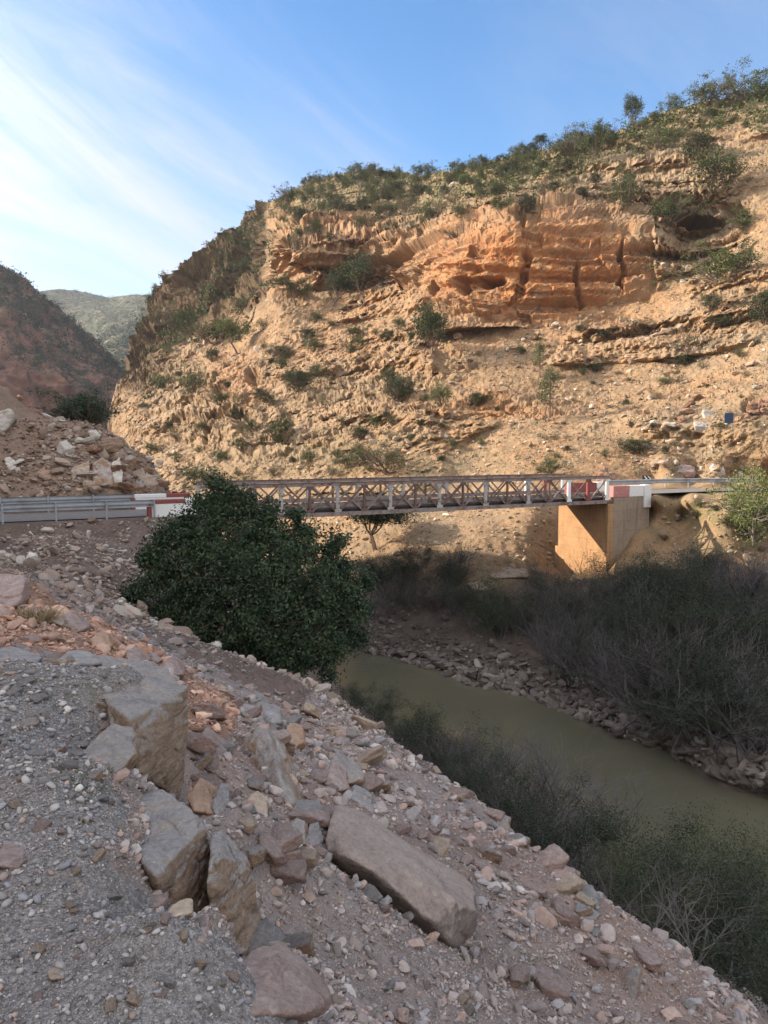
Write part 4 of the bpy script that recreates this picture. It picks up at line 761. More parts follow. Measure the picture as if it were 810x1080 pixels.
for px, py, s_, m_ in [(692, 492, .9, 'rock_tan'), (699, 490, .8, 'rock_tan'), (690, 451, 1.0, 'rock_white'), (706, 452, 1.1, 'rock_white'), (724, 438, 1.2, 'rock_redbrown'), (728, 430, 1.2, 'rock_redbrown'), (735, 424, 1.1, 'rock_redbrown'), (719, 446, .9, 'rock_redbrown'), (690, 355, 1.4, 'rock_tan'), (704, 352, 1.5, 'rock_tan'), (718, 345, 1.6, 'rock_tan'), (680, 362, 1.2, 'rock_tan'), (668, 382, 1.3, 'rock_tan'), (790, 385, 1.2, 'rock_tan')]:
    rockcopy('slope_rock', mnt(px, py), s_, m_, {'rock_tan': 'tan boulder lying on the sunlit slope', 'rock_white': 'whitish flat stone on the sunlit slope left of the white blocks', 'rock_redbrown': 'reddish rock in the line left of the square white block'}[m_], 'rock', 'loose boulders on the sunlit slope, ' + m_[5:])
for i in range(56):                                   # boulders along the far water's edge
    px = 390 + 430 * (i + random.random()) / 70; py = float(np.interp(px, *BASE)) - random.uniform(11, 26); P = mnt(px, py)
    rockcopy('bank_rock', P, random.uniform(.35, .95), 'rock_river', 'dark brown rock at the far edge of the river', 'rock', "rocks along the far water's edge")
boulder('pale flat boulder lying in the water at the far bank', [(648, 783, 30.), (655, 778, 30.4), (672, 783, 30.3), (673, 789, 29.8), (655, 788, 29.8)], 'rock_grey', 4, 16., .05, back=.6)
boulder('big grey-brown boulder at far bank near the right edge', [(786, 832, 24.6), (795, 822, 25.1), (820, 826, 25.), (822, 842, 24.3), (800, 845, 24.)], 'rock_river', 5, 16., .06, back=.8)
sel, rr_ = polar(2600, 3., 14.); qx, qy = proj(sel); gm = ground_masks(sel)
k = (gm['gravel'] < .5) & (qx > 10) & (qx < 730) & (qy > 640) & (qy < 1075) & (sel[:, 2] > -6) & (inpoly(qx, qy, [(0, 620), (120, 680), (260, 735), (380, 760), (520, 850), (760, 1080), (250, 1080), (270, 1000), (200, 850), (190, 790), (200, 715), (0, 690)]))
sel, rr_, qx, qy = sel[k][:170], rr_[k][:170], qx[k][:170], qy[k][:170]
for x_, y_ in [(random.gauss(*a), random.gauss(*b)) for a, b, n in (((228, 14), (836, 12), 10), ((300, 20), (890, 18), 14), ((215, 14), (770, 16), 6), ((345, 22), (805, 16), 8), ((530, 40), (900, 20), 10)) for _ in range(n)]:
    h_ = hit(x_, min(y_, 1075)); sel = np.vstack([sel, h_]); rr_ = np.append(rr_, 6.); qx = np.append(qx, x_); qy = np.append(qy, y_)
for P, r_, x_, y_ in zip(sel, rr_, qx, qy):
    red_ = inpoly(np.array([x_]), np.array([y_]), SPUR)[0]; m_ = random.choice(['rock_pink', 'rock_orange', 'rock_tan'] if red_ else ['rock_pink', 'rock_pink', 'rock_grey_brown', 'rock_grey', 'rock_pink', 'rock_tan'])
    s_ = float(psize(1, .07, .30, 1.4)[0]) * min(1.9, max(.8, r_ / 5))
    rockcopy('scree_rock', P, s_, m_, 'angular stone on the reddish bank behind the gravel' if red_ else {'rock_pink': 'pinkish', 'rock_grey': 'grey', 'rock_grey_brown': 'grey-brown', 'rock_tan': 'tan'}[m_] + ' angular stone loose on the scree slope', 'stone', 'loose stones on the reddish bank' if red_ else {'rock_pink': 'pinkish', 'rock_grey': 'grey', 'rock_grey_brown': 'grey-brown', 'rock_tan': 'tan'}[m_] + ' loose stones of the scree slope', .7, .12)
cob, rc_ = polar(900, 1.9, 6.5); qx, qy = proj(cob); k = inpoly(qx, qy, GRAVEL) & (cob[:, 2] > -1.9); cob, rc_ = cob[k][:110], rc_[k][:110]
for P, r_ in zip(cob, rc_):
    m_ = random.choice(['rock_grey', 'rock_pink', 'rock_grey', 'rock_tan', 'rock_grey_brown']); w_ = {'rock_grey': 'grey', 'rock_pink': 'pinkish', 'rock_tan': 'tan', 'rock_grey_brown': 'grey-brown'}[m_]
    rockcopy('cobble', P, random.uniform(.028, .065) * max(.8, r_ / 3), m_, w_ + ' cobble lying loose on the foreground gravel', 'stone', w_ + ' cobbles on the foreground gravel', .75, .1)
for o in PRO: D.objects.remove(o)

# ------------------------------------------------------------------ bridge
def build_bridge():
    b = empty('truss_bridge', bp(0, 0, ZD)); tag(b, 'narrow steel truss bridge with peeling white and rusty paint crossing the river', 'bridge')
    inv = -V(bp(0, 0, ZD)); NP = 16; pl = LEN / NP
    def fin(mb, name, mat, parent, bevel=0.):
        mb.v = [tuple(V(p) + inv) for p in mb.v]; return mb.build(name, mat, parent, bevel)
    for side, l in (('near', 0.), ('far', 4.)):
        t = MB(); t.beam(bp(-.1, l, ZT - .09), bp(LEN + .1, l, ZT - .09), .2, .15, L)
        tr = fin(t, 'truss', 'paint_pale', b)
        m = MB(); m.beam(bp(-.1, l, ZT + .005), bp(LEN + .1, l, ZT + .005), .26, .035, L); fin(m, 'top_plate', 'paint_rust', tr)
        m = MB(); m.beam(bp(-.1, l, ZD + .1), bp(LEN + .1, l, ZD + .1), .18, .2, L); fin(m, 'bottom_chord', 'paint_pale', tr)
        for k in range(NP + 1):
            s = k * pl; wide = k % 2 == 0; mat = 'paint_white' if wide else 'paint_rust'
            if k == NP or (k == NP - 2): mat = 'paint_clean_white'
            if k == NP - 1: mat = 'paint_red'
            w = .22 if k >= NP - 2 else (.17 if wide else .10)
            m = MB(); m.beam(bp(s, l, ZD + .2), bp(s, l, ZT - .165), w, .10, E)
            for zg in (ZD + .27, ZT - .24): m.beam(bp(s, l - .056, zg - .07), bp(s, l - .056, zg + .07), .36, .012, E)      # gusset plates
            fin(m, 'post', mat, tr)
            if k < NP:
                a, c = (s + .06, s + pl - .06)
                m = MB(); m.beam(bp(a, l - .035, ZD + .21), bp(c, l - .035, ZT - .17), .05, .085, L); fin(m, 'brace', 'paint_pale' if k % 2 else 'paint_rust', tr)
                m = MB(); m.beam(bp(a, l + .035, ZT - .17), bp(c, l + .035, ZD + .21), .05, .085, L); fin(m, 'brace', 'paint_rust' if k % 2 else 'paint_pale', tr)
    m = MB(); m.hexa([bp(-.1, .14, ZR - .1), bp(LEN, .14, ZR - .1), bp(LEN, 3.86, ZR - .1), bp(-.1, 3.86, ZR - .1), bp(-.1, .14, ZR - .02), bp(LEN, .14, ZR - .02), bp(LEN, 3.86, ZR - .02), bp(-.1, 3.86, ZR - .02)]); fin(m, 'deck', 'deck_dark', b)
    for l in (.3, 1.4, 2.6, 3.7):
        m = MB(); m.beam(bp(0, l, ZR - .23), bp(LEN - .05, l, ZR - .23), .12, .26, L); fin(m, 'stringer', 'deck_dark', b)
    for k in range(NP + 1):
        m = MB(); m.beam(bp(k * pl, .09, ZD + .06), bp(k * pl, 3.91, ZD + .06), .14, .12, E); fin(m, 'cross_beam', 'paint_rust', b)
    for l in (.16, 3.84):
        m = MB(); m.beam(bp(0, l, ZR + .14), bp(LEN, l, ZR + .14), .05, .22, L); fin(m, 'kerb_rail', 'paint_pale', b)
build_bridge()
def build_abutments():
    r = empty('bridge_abutment', bp(LEN, 2, -9)); tag(r, 'tall tan concrete abutment with red and white parapet under right bridge end', 'abutment')
    inv = -V(bp(LEN, 2, -9))
    def fin(mb, name, mat, parent, bevel=.015):
        mb.v = [tuple(V(p) + inv) for p in mb.v]; return mb.build(name, mat, parent, bevel)
    def slab(s0, s1, l0, l1, z0, z1):
        m = MB(); m.hexa([bp(s0, l0, z0), bp(s1, l0, z0), bp(s1, l1, z0), bp(s0, l1, z0), bp(s0, l0, z1), bp(s1, l0, z1), bp(s1, l1, z1), bp(s0, l1, z1)]); return m
    a = LEN
    fin(slab(a + .02, a + .5, -.12, 4.4, -9.2, ZD - .03), 'front_wall', 'concrete_tan', r)
    fin(slab(a - .12, a + .02, -.2, 4.5, -9.2, -6.6), 'footing', 'concrete_tan', r)
    fin(slab(a + .5, a + 3.5, -.1, .3, -9.2, ZR - .05), 'wing_wall', 'concrete_side', r)
    fin(slab(a + .5, a + 3.5, 3.98, 4.38, -9.2, ZR - .05), 'wing_wall', 'concrete_side', r)
    fin(slab(a + .3, a + .5, .0, 4.3, ZD - .02, ZR - .03), 'back_wall', 'concrete_side', r)
    fin(slab(a + .5, a + 3.4, .3, 3.98, ZR - .6, ZR - .04), 'fill_slab', 'concrete_side', r)
    z0, z1 = ZR - .04, ZR + .64
    for l0, l1 in ((-.13, .22), (4.03, 4.41)):
        p = fin(slab(a + .42, a + 1.75, l0, l1, z0, z1), 'parapet', 'paint_pinkred' if l0 < 0 else 'paint_red', r)
        fin(slab(a + 1.753, a + 2.95, l0, l1, z0, z1), 'parapet', 'paint_clean_white' if l0 < 0 else 'paint_red', r)
        fin(slab(a + 2.953, a + 3.55, l0 - .06, l1 + .03, ZR - .75, z1 + .02), 'end_pillar', 'paint_clean_white', r)
    fin(slab(a - .05, a + .36, -.1, .12, ZD - .02, ZR - .25), 'bearing_block', 'paint_rust', r)
    r = empty('bridge_abutment', bp(0, 2, -9)); tag(r, 'stone abutment with white and red painted parapet half hidden behind the dark bush', 'abutment')
    inv = -V(bp(0, 2, -9))
    fin(slab(-.5, -.12, -.12, 4.4, -9.2, ZD - .03), 'front_wall', 'concrete_side', r)
    fin(slab(-3.2, -.5, -.1, .3, -7., ZR - .05), 'wing_wall', 'concrete_side', r)
    fin(slab(-3.2, -.5, 3.98, 4.38, -7., ZR - .05), 'wing_wall', 'concrete_side', r)
    fin(slab(-.5, -.3, .3, 3.98, ZD - .02, ZR - .03), 'back_wall', 'concrete_side', r)
    for l0, l1 in ((-.13, .22), (4.03, 4.41)):
        fin(slab(-3.1, -.4, l0, l1, ZR - .5, ZR + .52), 'parapet', 'paint_clean_white', r)
        fin(slab(-3.12, -1.6, l0 - .02, l1 + .02, ZR + .523, ZR + .70), 'parapet_cap', 'paint_red' if l0 < 0 else 'paint_clean_white', r)
        fin(slab(-1.597, -.4, l0 - .02, l1 + .02, ZR + .523, ZR + .70), 'parapet_cap', 'paint_red' if l0 > 0 else 'paint_clean_white', r)
        fin(slab(-3.25, -3.103, l0 - .03, l1 + .03, ZR - .5, ZR + .52), 'end_pillar', 'paint_red', r)
build_abutments()
# roads
m = MB()
for s0, s1 in ((-30, -20), (-20, -10), (-10, -.3)): m.add([bp(s0, .1, ZR - .02), bp(s1, .1, ZR - .02), bp(s1, 4., ZR - .02), bp(s0, 4., ZR - .02)], [(0, 1, 2, 3)])
tag(m.build('road', 'asphalt'), kind='structure')
c0 = bp(LEN + .5, 2.1, 0); pts = [c0, bp(LEN + 3.6, 2.1, 0), np.array([21.5, 52.6, 0]), np.array([28., 53.6, 0]), np.array([38., 53.9, 0]), np.array([52., 53.5, 0])]
EDGE = []
for i, p in enumerate(pts):
    d = pts[min(i + 1, len(pts) - 1)] - pts[max(i - 1, 0)]; d /= np.linalg.norm(d); nrm = np.array([-d[1], d[0], 0]); EDGE.append((p - nrm * 1.9, p + nrm * 1.9))
m = MB()
for (a, b), (c, d) in zip(EDGE[1:], EDGE[2:]): m.add([x + UP * (ZR + .07) for x in (a, c, d, b)], [(0, 1, 2, 3)])
m2 = MB()
(a, b), (c, d) = EDGE[0], EDGE[1]; m.add([x + UP * (ZR + .012) for x in (a, c, d, b)], [(0, 1, 2, 3)])
tag(m.build('road', 'asphalt'), kind='structure')
def guardrail(label, path, zr, top=.72, gap=2.):
    o = empty('guardrail', path[0] + UP * zr); tag(o, label, 'guardrail'); inv = -V(path[0] + UP * zr)
    prof = [(0, .0), (.05, .03), (.05, .08), (.0, .13), (.0, .18), (.05, .23), (.05, .28), (0, .31)]
    mb = MB(); rings = []
    for i, p in enumerate(path):
        d = path[min(i + 1, len(path) - 1)] - path[max(i - 1, 0)]; d = d / np.linalg.norm(d); nr = np.array([d[1], -d[0], 0])
        rings.append([p + nr * (a + .05) + UP * (zr + top - .31 + h) for a, h in prof] + [p + nr * (a + .046) + UP * (zr + top - .31 + h) for a, h in prof[::-1]])
    n = len(rings[0])
    for i in range(len(rings) - 1): mb.add(rings[i] + rings[i + 1], [(j, (j + 1) % n, n + (j + 1) % n, n + j) for j in range(n)])
    mb.v = [tuple(V(p) + inv) for p in mb.v]; mb.build('beam', 'steel_galv', o)
    acc = 0.
    for a, b in zip(path, path[1:]):
        ln = np.linalg.norm(b - a)
        while acc < ln:
            p = a + (b - a) * acc / ln; q = MB(); q.beam(p + UP * (zr - .5), p + UP * (zr + top + .02), .07, .09, (b - a)); q.v = [tuple(V(x) + inv) for x in q.v]; q.build('post', 'steel_galv', o); acc += gap
        acc -= ln
guardrail('galvanised guardrail on near side of the road left of the bridge', [bp(-3.0, -.25, 0), bp(-8, -.25, 0), bp(-14, -.25, 0), bp(-22, -.25, 0)], ZR)
guardrail('galvanised guardrail on far side of the road under the rock outcrop', [bp(-3.0, 4.3, 0), bp(-8, 4.3, 0), bp(-14, 4.3, 0), bp(-22, 4.3, 0)], ZR)
guardrail('galvanised guardrail on far side of the road right of the bridge', [EDGE[i][1] + np.array([0, .3, 0]) for i in (1, 2, 3)], ZR + .02)
def chevron(label, p, face, w, h, zb):
    o = empty('chevron_sign', p + UP * (zb - .9)); tag(o, label, 'road sign'); inv = -V(p + UP * (zb - .9)); f = np.array([face[0], face[1], 0.]); f /= np.linalg.norm(f); sd = np.array([-f[1], f[0], 0.])
    m = MB(); m.beam(p - f * .05 + UP * (zb - 1.3), p - f * .05 + UP * (zb + h), .07, .07); m.v = [tuple(V(x) + inv) for x in m.v]; m.build('post', 'steel_galv', o)
    m = MB(); m.hexa([p + sd * a + UP * z + f * c for c in (-.012, .012) for a, z in ((-w / 2, zb), (w / 2, zb), (w / 2, zb + h), (-w / 2, zb + h))]); m.v = [tuple(V(x) + inv) for x in m.v]; pn = m.build('panel', 'sign_dark', o)
    m = MB()
    for cx in (-w * .22, w * .2):
        for top in (0, 1):
            z0 = zb + h * (.5); z1 = zb + h * (.92 if top else .08); q = w * .15; t = w * .16
            pr = [(cx - q, z1), (cx - q + t, z1), (cx + q + t, z0), (cx + q, z0)]
            m.hexa([p + sd * a + UP * z + f * c for c in (.014, .02) for a, z in pr])
    m.v = [tuple(V(x) + inv) for x in m.v]; m.build('chevron', 'sign_white', pn)
chevron('small dark chevron sign with two white arrows at left edge behind the guardrail', at(8, 520, 36.9) * np.array([1, 1, 0]), (.1, -1), .52, .40, float(at(8, 519, 36.9)[2]))
chevron('small chevron sign with two white arrows beyond the right bridge end', at(682, 507, 56.) * np.array([1, 1, 0]), (-.1, -1), .62, .46, float(at(682, 508, 56.)[2]))
p = mnt(768, 455); o = empty('blue_sign', p); tag(o, 'small dark blue rectangular sign on posts among the white blocks', 'sign')
for dx in (-.18, .18):
    m = MB(); m.beam((dx, 0, -.3), (dx, 0, 1.3), .06, .06); m.build('post', 'steel_galv', o)
m = MB(); m.hexa([(a, c, z) for c in (-.05, -.08) for a, z in ((-.34, .55), (.34, .55), (.34, 1.35), (-.34, 1.35))]); m.build('panel', 'sign_blue', o)

# ------------------------------------------------------------------ vegetation
def tubes(segs, sides=4):                              # (p0, p1, r0, r1) list -> arrays
    S = np.array([np.concatenate([a, b, [c, d]]) for a, b, c, d in segs]); A, B = S[:, :3], S[:, 3:6]; d = B - A; d /= np.linalg.norm(d, axis=1)[:, None] + 1e-9
    ref = np.where(np.abs(d[:, 2:3]) > .9, np.array([[1., 0, 0]]), np.array([[0, 0, 1.]])); u = np.cross(d, ref); u /= np.linalg.norm(u, axis=1)[:, None] + 1e-9; w = np.cross(d, u)
    an = np.arange(sides) * 2 * math.pi / sides; ring = np.cos(an)[None, :, None] * u[:, None] + np.sin(an)[None, :, None] * w[:, None]
    Vs = np.concatenate([A[:, None] + ring * S[:, 6, None, None], B[:, None] + ring * S[:, 7, None, None]], 1); n = len(S); k = np.arange(sides); k2 = (k + 1) % sides
    F = np.stack([k, k2, k2 + sides, k + sides], -1)[None] + (np.arange(n) * 2 * sides)[:, None, None]
    return Vs.reshape(-1, 3), F.reshape(-1, 4)
def leaves(C, size, aspect=.5, up=.0):                 # small rhombic leaves with random facing
    n = len(C); a = rng.normal(size=(n, 3)); a[:, 2] += up; a /= np.linalg.norm(a, axis=1)[:, None]; b = rng.normal(size=(n, 3)); b -= (a * b).sum(1)[:, None] * a; b /= np.linalg.norm(b, axis=1)[:, None]
    s = (size * rng.uniform(.6, 1.3, n))[:, None]; c = np.cross(a, b) * s * .12
    Vs = np.stack([C - a * s * .5, C + b * s * aspect * .5 + c, C + a * s * .5, C - b * s * aspect * .5 + c], 1).reshape(-1, 3)
    F = np.arange(n * 4).reshape(n, 4); return Vs, F
def grow(p, d, ln, rad, depth, segs, spread=.7, tip=None, bend=.25, nb=(2, 4), up=.1, r=random):
    n = 3; q = np.array(p, float); d = np.array(d, float)
    for i in range(n):
        d = d + np.array([r.gauss(0, bend), r.gauss(0, bend), r.gauss(0, bend) + up]); d /= np.linalg.norm(d)
        e = q + d * ln / n; r1 = rad * (1 - (i + 1) / n * .45); segs.append((q, e, rad * (1 - i / n * .45), r1)); q = e
        if depth > 0 and i >= 0:
            for _ in range(r.randint(*nb) if i == n - 1 else r.randint(0, 2)):
                dd = d + np.array([r.gauss(0, spread), r.gauss(0, spread), r.gauss(0, spread) * .8]); dd /= np.linalg.norm(dd)
                grow(q, dd, ln * r.uniform(.5, .8), r1 * .68, depth - 1, segs, spread, tip, bend, nb, up, r)
    if tip is not None and depth <= 1: tip.append(q)
def tree_proto(name, seed, h, kind, leafm, barkm='bark', leaf=.26, per=26, nclump=60, lobes=5, wide=.45, trunk=.28):
    r = random.Random(seed); o = empty(name); segs = []; tips = []
    if kind == 'tree':
        base = np.zeros(3); tp = np.array([r.gauss(0, .08) * h, r.gauss(0, .08) * h, h * trunk]); segs.append((base - [0, 0, .3], base * .5 + tp * .5, h * .032, h * .026)); segs.append((base * .5 + tp * .5, tp, h * .026, h * .022))
        for k in range(lobes):
            a = 6.28 * (k + r.random() * .6) / lobes; grow(tp, (math.cos(a) * .7, math.sin(a) * .7, .9), h * .38, h * .016, 2, segs, .5, tips, .2, (1, 3), .12, r)
    elif kind == 'pine':
        tp = np.array([r.gauss(0, .05) * h, 0, h]); segs.append((np.array([0, 0, -.3]), tp * .5, h * .028, h * .02)); segs.append((tp * .5, tp, h * .02, h * .006))
        for k in range(14):
            z = h * (.28 + .7 * k / 14); a = r.random() * 6.28; grow(tp * z / h, (math.cos(a), math.sin(a), .15), h * wide * (1.05 - z / h) + .25, h * .009, 1, segs, .5, tips, .15, (1, 2), .05, r)
    else:
        for k in range(6):
            a = 6.28 * r.random(); grow((r.gauss(0, .05) * h, r.gauss(0, .05) * h, -.1), (math.cos(a) * .8, math.sin(a) * .8, .8), h * .6, h * .022, 2, segs, .6, tips, .2, (1, 3), .08, r)
    sv, sf = tubes(segs, 4); t = np.array(tips)
    ix = rng.integers(0, len(t), nclump); cc = t[ix] + rng.normal(0, h * .05, (nclump, 3))
    if kind == 'bush':                                # rounded crown, filled towards its rim
        q = rng.normal(size=(nclump, 3)); q /= np.linalg.norm(q, axis=1)[:, None]; q = q * (rng.random((nclump, 1)) ** .4) * np.array([.50, .46, .40]) * h * (1 + .25 * vnoise(q * 2.2 + seed, seed))[:, None]; q[:, 2] += .50 * h; cc = np.where(rng.random((nclump, 1)) < .72, q, cc)
    C = (cc[:, None] + rng.normal(0, 1, (nclump, per, 3)) * (rng.uniform(.035, .085, (nclump, 1, 1)) * h * np.array([1, 1, .75]))).reshape(-1, 3); C = C[C[:, 2] > .02 * h]
    lv, lf = leaves(C, leaf, .55); KIDS[o.name] = [mesh_np('trunk' if kind != 'bush' else 'stems', sv, sf, barkm, o), mesh_np('crown', lv, lf, leafm, o)]
    o['h'] = h; return o
PT = dict(
    tree=[tree_proto('juniper_tree', 1, 6, 'tree', 'leaf_darkpine', nclump=150, per=38, leaf=.23), tree_proto('juniper_tree', 2, 6, 'tree', 'leaf_juniper', nclump=140, per=36, leaf=.23, lobes=4), tree_proto('juniper_tree', 3, 6, 'tree', 'leaf_juniper', nclump=120, per=36, leaf=.23, lobes=6, trunk=.35)],
    pine=[tree_proto('pine_tree', 4, 7, 'pine', 'leaf_darkpine', nclump=130, per=32, leaf=.18, wide=.28), tree_proto('pine_tree', 5, 7, 'pine', 'leaf_juniper', nclump=110, per=32, leaf=.18, wide=.22)],
    bush=[tree_proto('shrub', 6, 3, 'bush', 'leaf_juniper', nclump=120, per=40, leaf=.13), tree_proto('shrub', 7, 3, 'bush', 'leaf_darkpine', nclump=140, per=40, leaf=.13), tree_proto('shrub', 8, 3, 'bush', 'leaf_juniper', nclump=100, per=38, leaf=.13)],
    dry=[tree_proto('dry_shrub', 9, 2.5, 'bush', 'leaf_dryscrub', nclump=70, per=28, leaf=.11), tree_proto('dry_shrub', 10, 2.5, 'bush', 'leaf_dryscrub', nclump=60, per=28, leaf=.11)],
    bright=[tree_proto('shrub', 12, 4, 'bush', 'leaf_bright', nclump=300, per=38, leaf=.12, barkm='bark_pale')])
used = set()
def plant(kind, px, py, hpx, label, group=None, cat=None, P=None, wide=1., variant=None, proto=None):
    pr = proto or PT[kind][variant if variant is not None else random.randrange(len(PT[kind]))]
    P = mnt(px, py) if P is None else P; h = hpx / FOC * P[1]; o = pr if pr.name not in used else dup(pr)
    used.add(pr.name); o.location = V(P); s = h / (pr['h'] * .97); o.scale = (s * wide, s * wide, s); o.rotation_euler[2] = random.random() * 6.28
    tag(o, label, cat or {'tree': 'tree', 'pine': 'tree'}.get(kind, 'shrub'), group or None)
    if group is None and 'group' in o: del o['group']
    return o
NAMED = [('tree', 384, 317, 40, 'twin-crowned dark tree on bare slope below the stepped cliff', 1., 0), ('tree', 352, 324, 32, 'narrow tree left of the twin-crowned tree below the stepped cliff', .8, 0), ('tree', 312, 322, 26, 'low leaning tree at the foot of the stepped cliff', 1.3, 1),
    ('tree', 455, 380, 50, 'large round-crowned tree standing alone left of the orange cliff', 1., 0), ('tree', 250, 372, 34, 'spreading tree on the sunlit shoulder right of the red flank', 1., 1), ('bush', 228, 364, 26, 'loose shrub beside the spreading tree on the shoulder', 1.4, 0),
    ('bush', 419, 419, 30, 'dark round shrub on the rock ledge in mid slope', 1., 1), ('bush', 315, 412, 24, 'dense dark shrub on the left rock ledge', 1.3, 1), ('bush', 466, 430, 24, 'ragged green shrub right of the dark round ledge shrub', .9, 0), ('bush', 503, 427, 16, 'small dark shrub on the banded ledge above the bridge', 1.2, 1),
    ('pine', 579, 437, 52, 'slim tall tree on the slope under the orange cliff', .8, 1), ('pine', 569, 397, 36, 'slim tree just below the foot of the orange cliff', .8, 1), ('bush', 668, 478, 18, 'dark green dome shrub above the right end of the bridge', 1.4, 1), ('bush', 579, 501, 20, 'olive shrub just above the bridge railing', 1.2, 2),
    ('bush', 750, 327, 18, 'compact dark shrub under the right cliff recess', 1., 1), ('bush', 763, 347, 14, 'low dark dome shrub on upper right slope', 1.5, 1), ('bush', 766, 297, 36, 'wide bright olive shrub at foot of the right cliff recess', 1.6, 0), ('bush', 806, 342, 38, 'tall dark shrub cut by the right edge', 1., 1),
    ('dry', 682, 354, 20, 'grey dry shrub beside fallen slabs on the upper slope', 1.6, 0), ('bush', 613, 351, 9, 'tiny green shrub at the base of the orange cliff', 1.4, 1), ('bush', 637, 357, 10, 'small dark shrub right of the tiny shrub below the cliff', 1.5, 1), ('dry', 728, 370, 24, 'thin dry shrub on the upper right slope', 1.2, 1),
    ('bush', 722, 385, 12, 'flat dark shrub near the thin dry shrub', 1.8, 1), ('bush', 205, 418, 28, 'grey-green shrub clinging to the lower left rock face', 1., 2), ('bush', 248, 438, 20, 'dark shrub in a gully of the lower left rocks', 1., 1), ('bush', 195, 352, 24, 'olive shrub on the shoulder edge near the red flank', 1.5, 0),
    ('dry', 300, 380, 18, 'yellowish shrub on bare slope left of centre', 1.3, 0), ('bush', 297, 376, 14, 'small dark shrub beside the yellowish shrub', 1.2, 1), ('bush', 330, 372, 14, 'low green shrub on the bare slope under the narrow tree', 1.5, 0), ('dry', 386, 382, 14, 'brownish shrub on bare slope under the twin-crowned tree', 1.3, 1),
    ('bush', 420, 348, 13, 'small green shrub on the slope between the two lone trees', 1., 0), ('bush', 290, 462, 20, 'grey-green shrub on the lower rocks above the left bridge end', 1.2, 2), ('bush', 380, 492, 22, 'olive shrub low on the slope behind the bridge', 1.3, 0), ('dry', 410, 500, 34, 'tall pale dry shrub right behind the bridge', 1.2, 0),
    ('bush', 205, 510, 20, 'bright green shrub behind the white left parapet', 1.4, 0), ('dry', 255, 512, 16, 'grey bush behind the bridge at the dark bush top', 1.8, 1), ('tree', 660, 139, 34, 'tall ragged pine silhouetted on the skyline', .6, 0), ('tree', 605, 151, 15, 'small umbrella-shaped tree on the skyline', 1.2, 0), ('tree', 572, 163, 14, 'pair-crowned small tree on the skyline left of the umbrella tree', 1.2, 0),
    ('bush', 797, 108, 34, 'big olive shrub on the skyline at the right edge', 1.3, 0), ('bush', 742, 112, 24, 'large rounded shrub on the right skyline', 1.2, 0), ('bush', 712, 116, 16, 'lower shrub left of the large rounded skyline shrub', 1.2, 2), ('tree', 768, 104, 20, 'grey thin tree between the skyline shrubs at right', .8, 2), ('bush', 735, 168, 26, 'large dark shrub below the right skyline', 1.4, 1), ('bush', 706, 160, 20, 'round shrub left of the large dark shrub below the skyline', 1.4, 0),
    ('bush', 752, 205, 44, 'pale olive shrub on the brow above the right cliff recess', 1.1, 0), ('bush', 655, 232, 34, 'grey-olive shrub hanging at top corner of the orange cliff', 1.1, 2), ('bush', 700, 240, 30, 'olive shrub in the gap right of the orange cliff corner', 1., 0), ('bush', 683, 270, 18, 'small shrub on the ledge right of the cliff corner', 1., 1), ('bush', 785, 245, 26, 'grey bare shrub in shade right of the cliff recess', 1., 2), ('tree', 620, 180, 34, 'leaning tree on the slope above the orange cliff', 1., 1), ('bush', 600, 168, 26, 'big olive shrub cluster just under the skyline', 1.2, 0), ('bush', 635, 160, 28, 'feathery olive shrub under the ragged pine', 1., 2)]
for kind, px, py, hp, lab, w, var in NAMED: plant(kind, px, py, hp, lab, wide=w, variant=var)
plant('bush', 0, 0, 38, 'dark spreading tree behind the crest of the shaded hill', P=at(88, 452, 47.), wide=1.35, proto=tree_proto('shrub', 44, 3.6, 'bush', 'leaf_evergreen', nclump=230, per=34, leaf=.17), cat='tree')
plant('bright', 794, 572, 82, 'airy light green sapling on the sunlit bank at right edge', variant=0, wide=.85, cat='tree')
plant('bush', 395, 577, 50, 'dark leafy tree under the middle of the bridge', P=mnt(397, 580), wide=1.7, proto=tree_proto('tree', 45, 3.6, 'tree', 'leaf_shade', nclump=260, per=36, leaf=.13), cat='tree')
taken = [(a[1], a[2]) for a in NAMED]
def fill(n, fx, fy, kinds, hr, label, group, mind=7.):
    c = 0; tries = 0
    while c < n and tries < n * 30:
        tries += 1; px = fx(); py = fy(px)
        if any((px - a) ** 2 + ((py - b) * 1.4) ** 2 < mind ** 2 for a, b in taken): continue
        taken.append((px, py)); k = random.choice(kinds); hp = random.uniform(*hr) * .82; plant(k, px, py, hp, label[k] if isinstance(label, dict) else label, group + (', ' + {'tree': 'trees', 'dry': 'dry shrubs', 'bush': 'green shrubs', 'pine': 'pines'}[k]), wide=random.uniform(.85, 1.25)); c += 1
rdg = lambda px: float(np.interp(px, *RIDGE))
fill(95, lambda: random.uniform(292, 565), lambda px: rdg(px) + 2 + abs(random.gauss(0, 20)), ['tree', 'bush', 'bush'], (9, 18), dict(tree='small olive tree in the woodland along the central skyline', bush='olive shrub in the scrub along the central skyline'), 'woodland of the central crest', 7)
fill(44, lambda: random.uniform(560, 812), lambda px: rdg(px) + 3 + abs(random.gauss(0, 32)), ['bush', 'bush', 'bush', 'dry'], (8, 17), dict(bush='olive shrub scattered under the right skyline', dry='dry brown shrub scattered under the right skyline'), 'scrub under the right skyline', 13)
fill(22, lambda: random.uniform(300, 640), lambda px: rdg(px) + random.uniform(40, 75), ['bush', 'dry', 'tree'], (12, 26), dict(tree='small tree on the ledges above the cliffs', bush='green shrub on the ledges above the cliffs', dry='dry shrub on the ledges above the cliffs'), 'plants of the ledges above the cliffs', 14)
